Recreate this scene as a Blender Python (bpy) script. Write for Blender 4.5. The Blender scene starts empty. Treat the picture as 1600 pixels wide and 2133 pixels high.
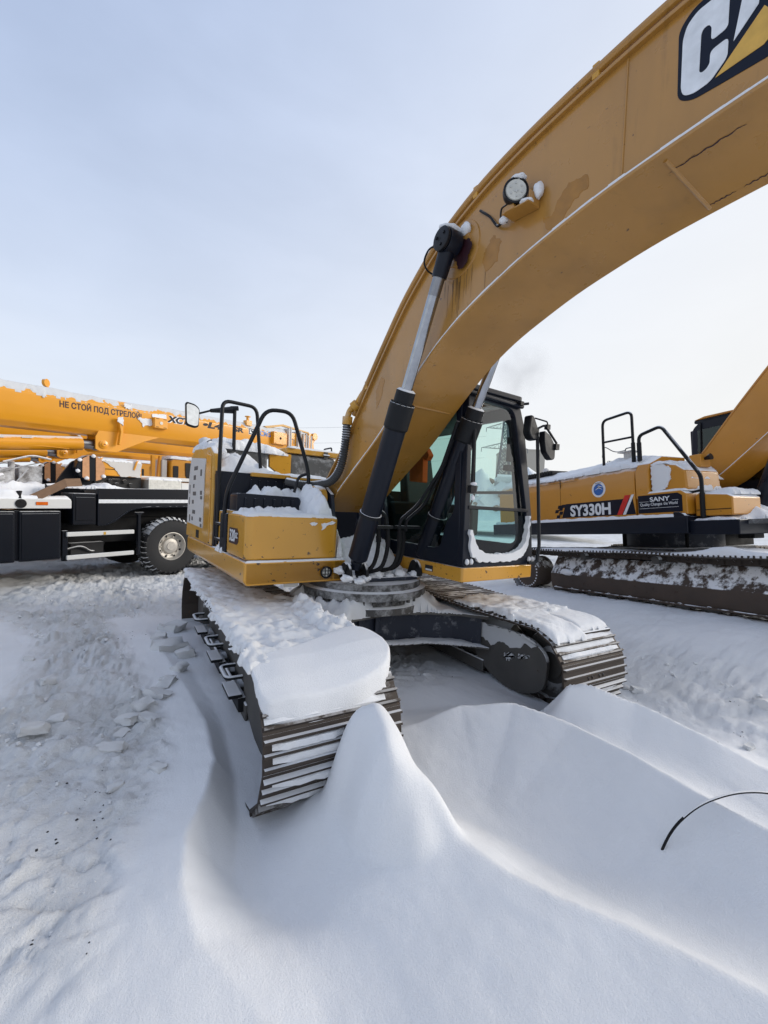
import bpy, bmesh, math, random
import numpy as np
from mathutils import Matrix, Vector

random.seed(7)
R = math.radians
scn = bpy.context.scene
col = scn.collection

# ---------------------------------------------------------------- camera
CAM = np.array([-2.235, -4.154, 1.796])
YAW, PITCH, ROLL, FPX = R(30.68), R(-0.775), R(2.82), 890.0
_r0 = np.array([math.cos(YAW), -math.sin(YAW), 0]); _w0 = np.array([math.sin(YAW), math.cos(YAW), 0]); _u0 = np.array([0, 0, 1.0])
_w = math.cos(PITCH) * _w0 + math.sin(PITCH) * _u0
_u1 = -math.sin(PITCH) * _w0 + math.cos(PITCH) * _u0
_r = math.cos(ROLL) * _r0 + math.sin(ROLL) * _u1
_u = -math.sin(ROLL) * _r0 + math.cos(ROLL) * _u1
cd = bpy.data.cameras.new('camera'); cam = bpy.data.objects.new('camera', cd); col.objects.link(cam)
cd.sensor_fit = 'VERTICAL'; cd.sensor_height = 36.0; cd.lens = 36.0 * FPX / 2133.0
cd.clip_start = 0.05; cd.clip_end = 6000
M = Matrix.Identity(4)
for i in range(3):
    M[i][0], M[i][1], M[i][2], M[i][3] = _r[i], _u[i], -_w[i], CAM[i]
cam.matrix_world = M
scn.camera = cam

# ---------------------------------------------------------------- world, sun, exposure
SUN_AZ, SUN_EL = R(110), R(21)          # azimuth from +Y towards +X
world = bpy.data.worlds.new('World'); scn.world = world; world.use_nodes = True
nt = world.node_tree; N = nt.nodes; Lk = nt.links; N.clear()
out = N.new('ShaderNodeOutputWorld'); bg = N.new('ShaderNodeBackground')
sky = N.new('ShaderNodeTexSky'); sky.sky_type = 'NISHITA'; sky.sun_disc = False
sky.sun_elevation = SUN_EL; sky.sun_rotation = SUN_AZ; sky.air_density = 1.0; sky.dust_density = 1.2; sky.ozone_density = 1.5
tc = N.new('ShaderNodeTexCoord'); sep = N.new('ShaderNodeSeparateXYZ'); Lk.new(tc.outputs['Generated'], sep.inputs[0])
# thin high cloud veil: thick near the horizon and towards the sun, thinner overhead
el = N.new('ShaderNodeMapRange'); el.inputs[1].default_value = 0.0; el.inputs[2].default_value = 0.85; el.inputs[3].default_value = 0.97; el.inputs[4].default_value = 0.50
Lk.new(sep.outputs[2], el.inputs[0])
dot = N.new('ShaderNodeVectorMath'); dot.operation = 'DOT_PRODUCT'; Lk.new(tc.outputs['Generated'], dot.inputs[0])
dot.inputs[1].default_value = (math.sin(SUN_AZ) * math.cos(SUN_EL), math.cos(SUN_AZ) * math.cos(SUN_EL), math.sin(SUN_EL))
sd = N.new('ShaderNodeMapRange'); sd.inputs[1].default_value = -0.1; sd.inputs[2].default_value = 1.0; sd.inputs[3].default_value = 0.0; sd.inputs[4].default_value = 0.42
Lk.new(dot.outputs['Value'], sd.inputs[0])
mp = N.new('ShaderNodeMapping'); mp.inputs['Scale'].default_value = (1.0, 1.0, 2.6); Lk.new(tc.outputs['Generated'], mp.inputs[0])
cn = N.new('ShaderNodeTexNoise'); cn.inputs['Scale'].default_value = 2.3; cn.inputs['Detail'].default_value = 6; cn.inputs['Roughness'].default_value = 0.55; cn.inputs['Distortion'].default_value = 0.4
Lk.new(mp.outputs[0], cn.inputs['Vector'])
cm = N.new('ShaderNodeMapRange'); cm.inputs[1].default_value = 0.3; cm.inputs[2].default_value = 0.72; cm.inputs[3].default_value = -0.05; cm.inputs[4].default_value = 0.05
Lk.new(cn.outputs['Fac'], cm.inputs[0])
a1 = N.new('ShaderNodeMath'); a1.operation = 'ADD'; Lk.new(el.outputs[0], a1.inputs[0]); Lk.new(sd.outputs[0], a1.inputs[1])
a2 = N.new('ShaderNodeMath'); a2.operation = 'ADD'; a2.use_clamp = True; Lk.new(a1.outputs[0], a2.inputs[0]); Lk.new(cm.outputs[0], a2.inputs[1])
veil = N.new('ShaderNodeMix'); veil.data_type = 'RGBA'          # veil colour: cool away from the sun, warmer near it
veil.inputs[6].default_value = (7.1, 7.5, 8.1, 1); veil.inputs[7].default_value = (7.6, 7.55, 7.3, 1)
vs = N.new('ShaderNodeMapRange'); vs.inputs[1].default_value = -0.3; vs.inputs[2].default_value = 0.95; Lk.new(dot.outputs['Value'], vs.inputs[0])
Lk.new(vs.outputs[0], veil.inputs[0])
high = N.new('ShaderNodeMix'); high.data_type = 'RGBA'          # bluer where the veil thins overhead
hm_ = N.new('ShaderNodeMapRange'); hm_.inputs[1].default_value = 0.12; hm_.inputs[2].default_value = 0.75; hm_.inputs[3].default_value = 0.0; hm_.inputs[4].default_value = 0.9
Lk.new(sep.outputs[2], hm_.inputs[0]); vsub = N.new('ShaderNodeMath'); vsub.operation = 'MULTIPLY_ADD'; Lk.new(vs.outputs[0], vsub.inputs[0]); vsub.inputs[1].default_value = -0.75; vsub.inputs[2].default_value = 1.0
hmul = N.new('ShaderNodeMath'); hmul.operation = 'MULTIPLY'; Lk.new(hm_.outputs[0], hmul.inputs[0]); Lk.new(vsub.outputs[0], hmul.inputs[1])
Lk.new(hmul.outputs[0], high.inputs[0]); Lk.new(veil.outputs[2], high.inputs[6]); high.inputs[7].default_value = (4.9, 6.2, 9.2, 1)
mx = N.new('ShaderNodeMix'); mx.data_type = 'RGBA'
Lk.new(a2.outputs[0], mx.inputs[0]); Lk.new(sky.outputs[0], mx.inputs[6]); Lk.new(high.outputs[2], mx.inputs[7])
cn2 = N.new('ShaderNodeTexNoise'); cn2.inputs['Scale'].default_value = 4.5; cn2.inputs['Detail'].default_value = 7; cn2.inputs['Roughness'].default_value = 0.5; cn2.inputs['Distortion'].default_value = 0.6
Lk.new(mp.outputs[0], cn2.inputs['Vector'])
cm2 = N.new('ShaderNodeMapRange'); cm2.inputs[1].default_value = 0.35; cm2.inputs[2].default_value = 0.65; cm2.inputs[3].default_value = 0.988; cm2.inputs[4].default_value = 1.008
Lk.new(cn2.outputs['Fac'], cm2.inputs[0]); vm = N.new('ShaderNodeVectorMath'); vm.operation = 'SCALE'; Lk.new(mx.outputs[2], vm.inputs[0]); Lk.new(cm2.outputs[0], vm.inputs['Scale'])
Lk.new(vm.outputs[0], bg.inputs[0]); bg.inputs[1].default_value = 0.093
Lk.new(bg.outputs[0], out.inputs[0])

sl = bpy.data.lights.new('sun', 'SUN'); sl.energy = 1.9; sl.angle = R(26); sl.color = (1.0, 0.94, 0.86)
so = bpy.data.objects.new('sun', sl); col.objects.link(so)
sdv = Vector((math.sin(SUN_AZ) * math.cos(SUN_EL), math.cos(SUN_AZ) * math.cos(SUN_EL), math.sin(SUN_EL)))
so.rotation_euler = sdv.to_track_quat('Z', 'Y').to_euler(); so.location = (8, 0, 12)

scn.view_settings.view_transform = 'Standard'; scn.view_settings.look = 'None'
scn.view_settings.exposure = 0.42; scn.view_settings.gamma = 1.0; scn.view_settings.use_curve_mapping = False
scn.cycles.max_bounces = 10; scn.cycles.transparent_max_bounces = 16

# ---------------------------------------------------------------- numpy noise
def _hash(ix, iy, seed):
    h = (ix.astype(np.int64) * 374761393 + iy.astype(np.int64) * 668265263 + seed * 1442695041) & 0xFFFFFFFF
    h = ((h ^ (h >> 13)) * 1274126177) & 0xFFFFFFFF
    h = h ^ (h >> 16)
    return (h & 0xFFFF) / 65535.0
def vnoise(x, y, seed=0):
    ix, iy = np.floor(x), np.floor(y); fx, fy = x - ix, y - iy
    sx, sy = fx * fx * fx * (fx * (fx * 6 - 15) + 10), fy * fy * fy * (fy * (fy * 6 - 15) + 10)
    a, b = _hash(ix, iy, seed), _hash(ix + 1, iy, seed); c, d = _hash(ix, iy + 1, seed), _hash(ix + 1, iy + 1, seed)
    return (a + (b - a) * sx) * (1 - sy) + (c + (d - c) * sx) * sy
def fbm(x, y, oct=4, seed=0, gain=0.5):
    s, a, t = 0.0, 1.0, 0.0
    for o in range(oct):
        s = s + a * (vnoise(x * 2 ** o + 17.3 * o, y * 2 ** o - 9.1 * o, seed + o) - 0.5); t += a; a *= gain
    return s / t * 2
def worley(x, y, seed=0, f2=False):
    ix, iy = np.floor(x), np.floor(y); best = np.full(np.shape(x), 9.0); sec = best.copy(); cell = np.zeros(np.shape(x)); vx = cell.copy(); vy = cell.copy()
    for dx in (-1, 0, 1):
        for dy in (-1, 0, 1):
            cx, cy = ix + dx, iy + dy
            ax_, ay_ = x - cx - _hash(cx, cy, seed), y - cy - _hash(cx, cy, seed + 5); d = ax_ ** 2 + ay_ ** 2
            m = d < best; sec = np.where(m, best, np.minimum(sec, d)); best = np.where(m, d, best); cell = np.where(m, _hash(cx, cy, seed + 9), cell); vx = np.where(m, ax_, vx); vy = np.where(m, ay_, vy)
    if f2: return np.sqrt(best), np.sqrt(sec), cell, vx, vy
    return np.sqrt(best), cell
def sstep(a, b, x):
    t = np.clip((x - a) / (b - a), 0, 1); return t * t * (3 - 2 * t)

# ---------------------------------------------------------------- materials
class NT:
    def __init__(s, name):
        s.m = bpy.data.materials.new(name); s.m.use_nodes = True; s.t = s.m.node_tree; s.n = s.t.nodes
        s.b = s.n['Principled BSDF']; s.o = s.n['Material Output']
    def node(s, typ, **kw):
        n = s.n.new(typ)
        for k, v in kw.items(): setattr(n, k, v)
        return n
    def link(s, a, b): s.t.links.new(a, b)
    def val(s, sock, v):
        if hasattr(v, 'is_linked') or hasattr(v, 'links'): s.link(v, sock)
        else: sock.default_value = v
    def math(s, op, a, b=0.0, clamp=False):
        n = s.node('ShaderNodeMath', operation=op, use_clamp=clamp); s.val(n.inputs[0], a); s.val(n.inputs[1], b); return n.outputs[0]
    def noise(s, scale, detail=4, rough=0.55, coord='Object', dist=0.0, stretch=None):
        tc = s.node('ShaderNodeTexCoord'); src = tc.outputs[coord]
        if stretch:
            mp = s.node('ShaderNodeMapping'); mp.inputs['Scale'].default_value = stretch; s.link(src, mp.inputs[0]); src = mp.outputs[0]
        n = s.node('ShaderNodeTexNoise'); n.inputs['Scale'].default_value = scale; n.inputs['Detail'].default_value = detail
        n.inputs['Roughness'].default_value = rough; n.inputs['Distortion'].default_value = dist; s.link(src, n.inputs['Vector']); return n.outputs['Fac']
    def ramp(s, x, a, b, lo=0.0, hi=1.0):
        n = s.node('ShaderNodeMapRange'); s.link(x, n.inputs[0]); n.inputs[1].default_value = a; n.inputs[2].default_value = b
        n.inputs[3].default_value = lo; n.inputs[4].default_value = hi; return n.outputs[0]
    def mix(s, f, a, b):
        n = s.node('ShaderNodeMix', data_type='RGBA'); s.val(n.inputs[0], f)
        for k, v in ((6, a), (7, b)):
            if isinstance(v, tuple): n.inputs[k].default_value = v + (1,) if len(v) == 3 else v
            else: s.link(v, n.inputs[k])
        return n.outputs[2]
    def bump(s, h, strength=0.3, dist=0.01):
        n = s.node('ShaderNodeBump'); n.inputs['Strength'].default_value = strength; n.inputs['Distance'].default_value = dist
        s.link(h, n.inputs['Height']); s.link(n.outputs[0], s.b.inputs['Normal'])

SNOW = (0.80, 0.812, 0.83)
def paint(name, c, rough=0.4, metal=0.0, dust=0.0, chips=0.0, grime=0.25, coat=0.0, frost=0.0, thr=0.75, chipcol=(0.05, 0.025, 0.015), gcol=None, streak=0.0, spec=0.5):
    """painted metal: colour variation, chips and grime; snow dusting caught on faces that look up"""
    k = NT(name); b = k.b
    base = c
    g = k.ramp(k.noise(2.2, 5), 0.35, 0.75)
    dark = gcol or tuple(v * 0.55 for v in c)
    col_ = k.mix(k.math('MULTIPLY', g, grime), base, dark)
    if chips:
        ch = k.ramp(k.noise(17, 6, 0.62), 0.70 - chips * 0.05, 0.73 - chips * 0.05)
        col_ = k.mix(ch, col_, chipcol)
    if streak:
        s1 = k.ramp(k.noise(1.3, 4, 0.6, stretch=(1, 1.6, .5)), 0.45, 0.62); col_ = k.mix(k.math('MULTIPLY', s1, streak), col_, tuple(v * .62 for v in c))
        s2 = k.ramp(k.noise(5, 6, 0.65, stretch=(1, 3.0, .4)), 0.60, 0.72); col_ = k.mix(k.math('MULTIPLY', s2, streak * .8), col_, tuple(v * .45 for v in c))
    rr = rough
    if dust or frost:
        ge = k.node('ShaderNodeNewGeometry'); sp = k.node('ShaderNodeSeparateXYZ'); k.link(ge.outputs['Normal'], sp.inputs[0])
        nz = k.ramp(sp.outputs[2], thr - 0.25, thr + 0.15)
        nn = k.noise(7, 7, 0.65)
        f = k.math('ADD', k.math('MULTIPLY', nz, dust * 1.2), k.ramp(nn, 0.3, 0.7, -0.55, 0.25))
        f = k.ramp(f, 0.1, 0.32)
        f = k.math('MULTIPLY', f, nz)
        if frost:
            fr = k.ramp(k.noise(5.5, 8, 0.72), 0.60 - frost * 0.3, 0.86 - frost * 0.3)
            f = k.math('MAXIMUM', f, k.math('MULTIPLY', fr, 0.35 + 0.4 * frost))
        col_ = k.mix(f, col_, SNOW)
        rr = k.math('ADD', k.math('MULTIPLY', f, 0.9 - rough), rough)
    else:
        rr = k.ramp(k.noise(6, 4), 0.3, 0.7, max(rough - 0.08, 0.02), rough + 0.12)
    k.link(col_, b.inputs['Base Color']) if not isinstance(col_, tuple) else None
    k.val(b.inputs['Roughness'], rr)
    b.inputs['Specular IOR Level'].default_value = spec
    b.inputs['Metallic'].default_value = metal; b.inputs['Coat Weight'].default_value = coat; b.inputs['Coat Roughness'].default_value = 0.12
    return k.m
def flat(name, c, rough=0.5, metal=0.0, spec=0.5):
    k = NT(name); n = k.noise(14, 4)
    k.link(k.mix(k.ramp(n, 0.3, 0.7), tuple(v * 0.86 for v in c), tuple(min(1, v * 1.1) for v in c)), k.b.inputs['Base Color'])
    k.b.inputs['Roughness'].default_value = rough; k.b.inputs['Metallic'].default_value = metal; k.b.inputs['Specular IOR Level'].default_value = spec
    return k.m
def snow_mat(name, c=SNOW, dirt=0.0, grain=1.0, patches=0.0):
    k = NT(name)
    n = k.noise(3.0, 5); base = k.mix(k.ramp(n, 0.3, 0.7), tuple(v * 0.96 for v in c), c)
    if dirt:
        at = k.node('ShaderNodeAttribute'); at.attribute_name = 'rough'
        d1 = k.ramp(k.noise(1.1, 7, 0.65), 0.42, 0.72)
        base = k.mix(k.math('MULTIPLY', at.outputs['Fac'], 0.55), base, (0.63, 0.635, 0.63))
        base = k.mix(k.math('MULTIPLY', k.math('MULTIPLY', d1, at.outputs['Fac']), dirt), base, (0.40, 0.395, 0.365))
        d2 = k.ramp(k.noise(26, 5, 0.7), 0.70, 0.76)
        base = k.mix(k.math('MULTIPLY', k.math('MULTIPLY', d2, k.ramp(k.noise(0.9, 3), 0.5, 0.6)), k.math('MULTIPLY', at.outputs['Fac'], 0.55)), base, (0.12, 0.11, 0.10))
    k.link(base, k.b.inputs['Base Color']); k.b.inputs['Roughness'].default_value = 0.85; k.b.inputs['Specular IOR Level'].default_value = 0.25
    h = k.math('ADD', k.math('MULTIPLY', k.noise(120, 4, 0.6), 0.6), k.math('MULTIPLY', k.noise(420, 2, 0.6), 0.5))
    if dirt:
        h = k.math('ADD', h, k.math('MULTIPLY', k.math('MULTIPLY', k.noise(30, 6, 0.7), 5.0), at.outputs['Fac']))
        h = k.math('ADD', h, k.math('MULTIPLY', k.noise(9, 5, 0.55, stretch=(1.0, 0.35, 1.0)), 1.4))
    k.bump(h, 0.8 * grain, 0.007)
    return k.m
def glass_mat(name, tint, refl=1.0):
    k = NT(name); k.n.remove(k.b)
    tr = k.node('ShaderNodeBsdfTransparent'); tr.inputs[0].default_value = tint + (1,)
    gl = k.node('ShaderNodeBsdfGlossy'); gl.inputs['Roughness'].default_value = 0.03; gl.inputs[0].default_value = (1, 1, 1, 1)
    lw = k.node('ShaderNodeLayerWeight'); lw.inputs[0].default_value = 0.5; fac = k.math('ADD', k.math('MULTIPLY', k.math('POWER', lw.outputs['Facing'], 4.0), 0.6 * refl), 0.035 * refl)
    mxs = k.node('ShaderNodeMixShader'); k.link(fac, mxs.inputs[0]); k.link(tr.outputs[0], mxs.inputs[1]); k.link(gl.outputs[0], mxs.inputs[2])
    k.link(mxs.outputs[0], k.o.inputs[0]); return k.m

YEL = paint('ochre_paint', (0.62, 0.305, 0.030), 0.28, chips=1.35, grime=0.25, coat=0.4, dust=0.5, thr=0.9)
YELB = paint('ochre_boom_paint', (0.42, 0.208, 0.040), 0.32, chips=0.35, grime=0.30, coat=0.45, gcol=(0.33, 0.16, 0.026), streak=0.4)
YELS = paint('ochre_frosted_paint', (0.58, 0.30, 0.036), 0.42, chips=0.6, grime=0.3, dust=0.9, frost=0.25)
CRY = paint('crane_orange_paint', (0.74, 0.315, 0.012), 0.35, grime=0.15, coat=0.3, dust=0.85, thr=0.72)
SAY = paint('amber_paint', (0.52, 0.22, 0.016), 0.38, chips=0.3, grime=0.22, coat=0.2, dust=0.9, thr=0.62)
SAYB = paint('amber_boom_paint', (0.52, 0.22, 0.02), 0.4, chips=0.3, grime=0.3, coat=0.15)
NAVY = paint('dark_navy_paint', (0.0065, 0.0095, 0.018), 0.38, grime=0.3, dust=0.45, thr=0.9, spec=0.25)
NAVYC = paint('dark_navy_cylinder_paint', (0.005, 0.0075, 0.015), 0.34, grime=0.3, spec=0.28)
BLK = paint('black_rail_paint', (0.007, 0.008, 0.011), 0.42, grime=0.2, spec=0.3)
BLKS = paint('black_snowy_metal', (0.008, 0.009, 0.011), 0.55, grime=0.3, dust=0.9, thr=0.6, spec=0.25)
STEEL = paint('worn_track_steel', (0.060, 0.047, 0.038), 0.62, metal=0.35, chips=1.0, grime=0.6, dust=0.92, thr=0.72, chipcol=(0.10, 0.055, 0.03), gcol=(0.03, 0.022, 0.018))
FRAME = paint('frosted_frame_steel', (0.088, 0.083, 0.075), 0.7, chips=0.6, grime=0.6, dust=1.0, thr=0.30, gcol=(0.028, 0.028, 0.03))
RINGM = paint('frosted_ring_steel', (0.06, 0.058, 0.055), 0.75, chips=0.8, grime=0.6, dust=0.95, frost=0.5, thr=0.3)
FRAMEB = paint('blue_black_frame_steel', (0.012, 0.017, 0.032), 0.6, grime=0.4, dust=1.1, frost=0.18, thr=0.45)
RUSTF = paint('brown_frame_steel', (0.075, 0.052, 0.038), 0.75, chips=1.0, grime=0.7, dust=0.29, thr=0.30, gcol=(0.035, 0.026, 0.022))
CHROME = flat('chrome', (0.36, 0.375, 0.40), 0.07, 1.0)
CHROMED = flat('worn_chrome', (0.26, 0.265, 0.28), 0.30, 1.0)
RUB = paint('black_rubber', (0.010, 0.010, 0.011), 0.75, grime=0.3, spec=0.25)
RUBS = paint('snowy_rubber', (0.018, 0.018, 0.019), 0.8, grime=0.3, dust=0.9, thr=0.55)
HOSE = paint('grey_black_hose', (0.045, 0.045, 0.046), 0.6, grime=0.3, dust=0.9, thr=0.65)
WHITE = paint('white_paint', (0.62, 0.62, 0.60), 0.45, grime=0.15, dust=0.5, thr=0.8)
SILV = flat('wheel_silver', (0.50, 0.47, 0.42), 0.5, 0.35)
ALU = flat('tread_plate', (0.50, 0.50, 0.47), 0.45, 0.5)
GREYM = paint('grey_felt', (0.10, 0.10, 0.098), 0.9, grime=0.5, frost=0.35)
CEIL = flat('grey_headliner', (0.62, 0.63, 0.60), 0.9)
INT = flat('dark_interior', (0.018, 0.019, 0.021), 0.7)
WDEC = flat('white_decal', (0.72, 0.74, 0.76), 0.35)
WFROST = snow_mat('frosted_grille', (0.62, 0.60, 0.57))
NDEC = flat('navy_decal', (0.006, 0.009, 0.020), 0.35, spec=0.2)
BDEC = flat('blue_decal', (0.02, 0.13, 0.42), 0.3)
RDEC = flat('red_decal', (0.55, 0.02, 0.02), 0.3)
YDEC = flat('gold_decal', (0.62, 0.36, 0.06), 0.3)
KDEC = flat('dark_lettering', (0.03, 0.008, 0.012), 0.4)
ORNG = flat('orange_cloth', (0.90, 0.14, 0.02), 0.9)
LENS = flat('lamp_lens', (0.55, 0.55, 0.50), 0.15)
AMB = flat('amber_lens', (0.60, 0.12, 0.01), 0.2)
BRN = flat('brown_strap', (0.20, 0.115, 0.06), 0.6)
PEACH = flat('faded_orange_stripe', (0.52, 0.26, 0.12), 0.5)
CONC = flat('concrete', (0.44, 0.41, 0.35), 0.9)
LATT = flat('galvanised_steel', (0.13, 0.15, 0.17), 0.6, 0.3)
HILL = flat('hill_snow', (0.55, 0.60, 0.66), 0.9)
JUNK1 = flat('junk_white', (0.72, 0.75, 0.76), 0.8); JUNK2 = flat('junk_brown', (0.30, 0.22, 0.17), 0.8)
MACH = paint('frosted_machinery', (0.16, 0.15, 0.145), 0.8, grime=0.5, dust=0.9, frost=0.75, thr=0.3); WET = flat('wet_ochre', (0.34, 0.155, 0.018), 0.2); STREAK = flat('oil_streak', (0.16, 0.085, 0.025), 0.4); HOLE = flat('grille_hole_grey', (0.13, 0.12, 0.11), 0.9); DIRT = flat('dirt', (0.025, 0.024, 0.026), 0.9)
SNOWM = snow_mat('snow'); GROUND = snow_mat('snow_ground_surface', dirt=0.75)
CRUST = snow_mat('snow_crust', (0.78, 0.79, 0.80)); BLOCKM = snow_mat('snow_block_crust', (0.68, 0.685, 0.685)); DUSTY = snow_mat('grey_snow', (0.60, 0.61, 0.62))
GTEAL = glass_mat('green_tinted_glass', (0.70, 0.90, 0.855)); GDARK = glass_mat('dark_side_glass', (0.46, 0.60, 0.56)); GFR = glass_mat('windscreen_glass', (0.88, 0.93, 0.90), 2.5)
MIRR = flat('mirror_glass', (0.85, 0.86, 0.86), 0.03, 1.0)

# ---------------------------------------------------------------- mesh building
class MB:
    def __init__(s): s.v = []; s.f = []
    def add(s, vs, fs):
        n = len(s.v); s.v += [tuple(map(float, p)) for p in vs]; s.f += [tuple(i + n for i in f) for f in fs]; return s
    def box(s, x0, x1, y0, y1, z0, z1):
        v = [(x, y, z) for z in (z0, z1) for y in (y0, y1) for x in (x0, x1)]
        return s.add(v, [(0, 2, 3, 1), (4, 5, 7, 6), (0, 1, 5, 4), (2, 6, 7, 3), (0, 4, 6, 2), (1, 3, 7, 5)])
    def prism(s, pts, ax, a, b):
        def P(p, t): return {'x': (t, p[0], p[1]), 'y': (p[0], t, p[1]), 'z': (p[0], p[1], t)}[ax]
        n = len(pts); ar = sum(pts[i][0] * pts[(i + 1) % n][1] - pts[(i + 1) % n][0] * pts[i][1] for i in range(n))
        if (ar < 0) != (ax == 'y'): pts = pts[::-1]
        if a > b: a, b = b, a
        v = [P(p, a) for p in pts] + [P(p, b) for p in pts]
        return s.add(v, [tuple(range(n))[::-1], tuple(range(n, 2 * n))] + [(i, (i + 1) % n, n + (i + 1) % n, n + i) for i in range(n)])
    def tube(s, path, r, n=8, caps=True, closed=False):
        P = [Vector(p) for p in path]; m = len(P); rs = r if isinstance(r, (list, tuple)) else [r] * m
        up = None; rings = []
        for i in range(m):
            a = P[i - 1] if (i > 0 or closed) else P[i]; c = P[(i + 1) % m] if (i < m - 1 or closed) else P[i]
            t = (c - a).normalized()
            if up is None:
                up = t.orthogonal().normalized()
            up = (up - t * up.dot(t)).normalized(); w = t.cross(up)
            rings.append([P[i] + (up * math.cos(2 * math.pi * k / n) + w * math.sin(2 * math.pi * k / n)) * rs[i] for k in range(n)])
        v = [q for g in rings for q in g]; f = []
        for i in range(m if closed else m - 1):
            j = (i + 1) % m
            for k in range(n):
                f.append((i * n + k, i * n + (k + 1) % n, j * n + (k + 1) % n, j * n + k))
        if caps and not closed: f += [tuple(range(n))[::-1], tuple((m - 1) * n + k for k in range(n))]
        return s.add(v, f)
    def cyl(s, a, b, r, n=20, r2=None):
        return s.tube([a, b], [r, r if r2 is None else r2], n)
    def lathe(s, prof, o, ax, n=28, caps=True):
        """prof: list of (radius, distance along axis)"""
        ax = Vector(ax).normalized(); u = ax.orthogonal().normalized(); w = ax.cross(u); o = Vector(o); m = len(prof)
        v = [o + ax * h + (u * math.cos(2 * math.pi * k / n) + w * math.sin(2 * math.pi * k / n)) * r for r, h in prof for k in range(n)]
        f = [(i * n + k, i * n + (k + 1) % n, (i + 1) * n + (k + 1) % n, (i + 1) * n + k) for i in range(m - 1) for k in range(n)]
        if caps: f += [tuple(range(n))[::-1], tuple((m - 1) * n + k for k in range(n))]
        return s.add(v, f)
    def ring(s, outer, inner, ax, a, b, shear=None, n=64):
        """flat frame between two outlines, both resampled by angle about the inner outline's middle"""
        c = np.mean(np.array(inner), 0)
        def cast(poly, th):
            d = np.array([math.cos(th), math.sin(th)]); best = None
            for i in range(len(poly)):
                p = np.array(poly[i]) - c; q = np.array(poly[(i + 1) % len(poly)]) - c; e = q - p
                den = d[0] * e[1] - d[1] * e[0]
                if abs(den) < 1e-9: continue
                t = (p[0] * e[1] - p[1] * e[0]) / den; u = (p[0] * d[1] - p[1] * d[0]) / den
                if t > 0 and -1e-6 <= u <= 1 + 1e-6 and (best is None or t > best): best = t
            return c + d * best
        angs = sorted([2 * math.pi * k / n for k in range(n)] + [math.atan2(*(np.array(p) - c)[::-1]) % (2 * math.pi) for p in list(outer) + list(inner)])
        angs = [x for i, x in enumerate(angs) if i == 0 or x - angs[i - 1] > 1e-4]; m = len(angs)
        def P(p, t):
            q = {'x': [t, p[0], p[1]], 'y': [p[0], t, p[1]], 'z': [p[0], p[1], t]}[ax]
            if shear: q = shear(q)
            return tuple(q)
        O = [cast(outer, t) for t in angs]; I = [cast(inner, t) for t in angs]
        v = [P(p, t) for t in (a, b) for p in O] + [P(p, t) for t in (a, b) for p in I]
        f = []
        for i in range(m):
            j = (i + 1) % m
            f += [(i, j, 2 * m + j, 2 * m + i), (m + j, m + i, 3 * m + i, 3 * m + j), (j, i, m + i, m + j), (2 * m + i, 2 * m + j, 3 * m + j, 3 * m + i)]
        return s.add(v, f)
    def xf(s, mat):
        s.v = [tuple(mat @ Vector(p)) for p in s.v]; return s
    def mesh(s, name, mat, smooth=35):
        me = bpy.data.meshes.new(name); me.from_pydata(s.v, [], s.f); me.materials.append(mat)
        bm = bmesh.new(); bm.from_mesh(me); bmesh.ops.recalc_face_normals(bm, faces=bm.faces); bm.to_mesh(me); bm.free()
        if smooth:
            me.polygons.foreach_set('use_smooth', [True] * len(me.polygons)); me.set_sharp_from_angle(angle=R(smooth))
        me.update(); return me
    def build(s, name, mat, parent=None, smooth=35, bevel=0.0, seg=2, rz=0.0):
        o = bpy.data.objects.new(name, s.mesh(name, mat, smooth)); col.objects.link(o); o.parent = parent
        if rz: o.rotation_euler.z = rz
        if bevel:
            md = o.modifiers.new('bevel', 'BEVEL'); md.width = bevel; md.segments = seg; md.limit_method = 'ANGLE'; md.angle_limit = R(30); md.harden_normals = True
        return o
def fillet(pts, r, n=5, closed=False):
    P = [Vector(p) for p in pts]; o = []; m = len(P)
    for i in range(m):
        if not closed and i in (0, m - 1): o.append(P[i]); continue
        a, b, c = P[i - 1], P[i], P[(i + 1) % m]; u = (a - b); w = (c - b); d = min(r, u.length * .48, w.length * .48)
        p, q = b + u.normalized() * d, b + w.normalized() * d
        for k in range(n + 1):
            t = k / n; o.append(p * (1 - t) ** 2 + b * 2 * t * (1 - t) + q * t * t)
    return o
def fillet2(pts, r, n=5):
    return [(p.x, p.y) for p in fillet([(a, b, 0) for a, b in pts], r, n, True)]
def resample(pts, n):
    P = np.array(pts, float); d = np.r_[0, np.cumsum(np.hypot(*np.diff(P, axis=0).T))]; t = np.linspace(0, d[-1], n)
    return np.c_[np.interp(t, d, P[:, 0]), np.interp(t, d, P[:, 1])]
def smoothline(pts, n, it=3):
    P = resample(pts, n)
    for _ in range(it):
        Q = P.copy(); Q[1:-1] = P[:-2] * .25 + P[1:-1] * .5 + P[2:] * .25; P = Q
    return P
def empty(name, loc=(0, 0, 0)):
    o = bpy.data.objects.new(name, None); col.objects.link(o); o.location = loc; return o
def tag(o, label=None, cat=None, group=None, kind=None):
    if label: o['label'] = label
    if cat: o['category'] = cat
    if group: o['group'] = group
    if kind: o['kind'] = kind
    return o
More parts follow.
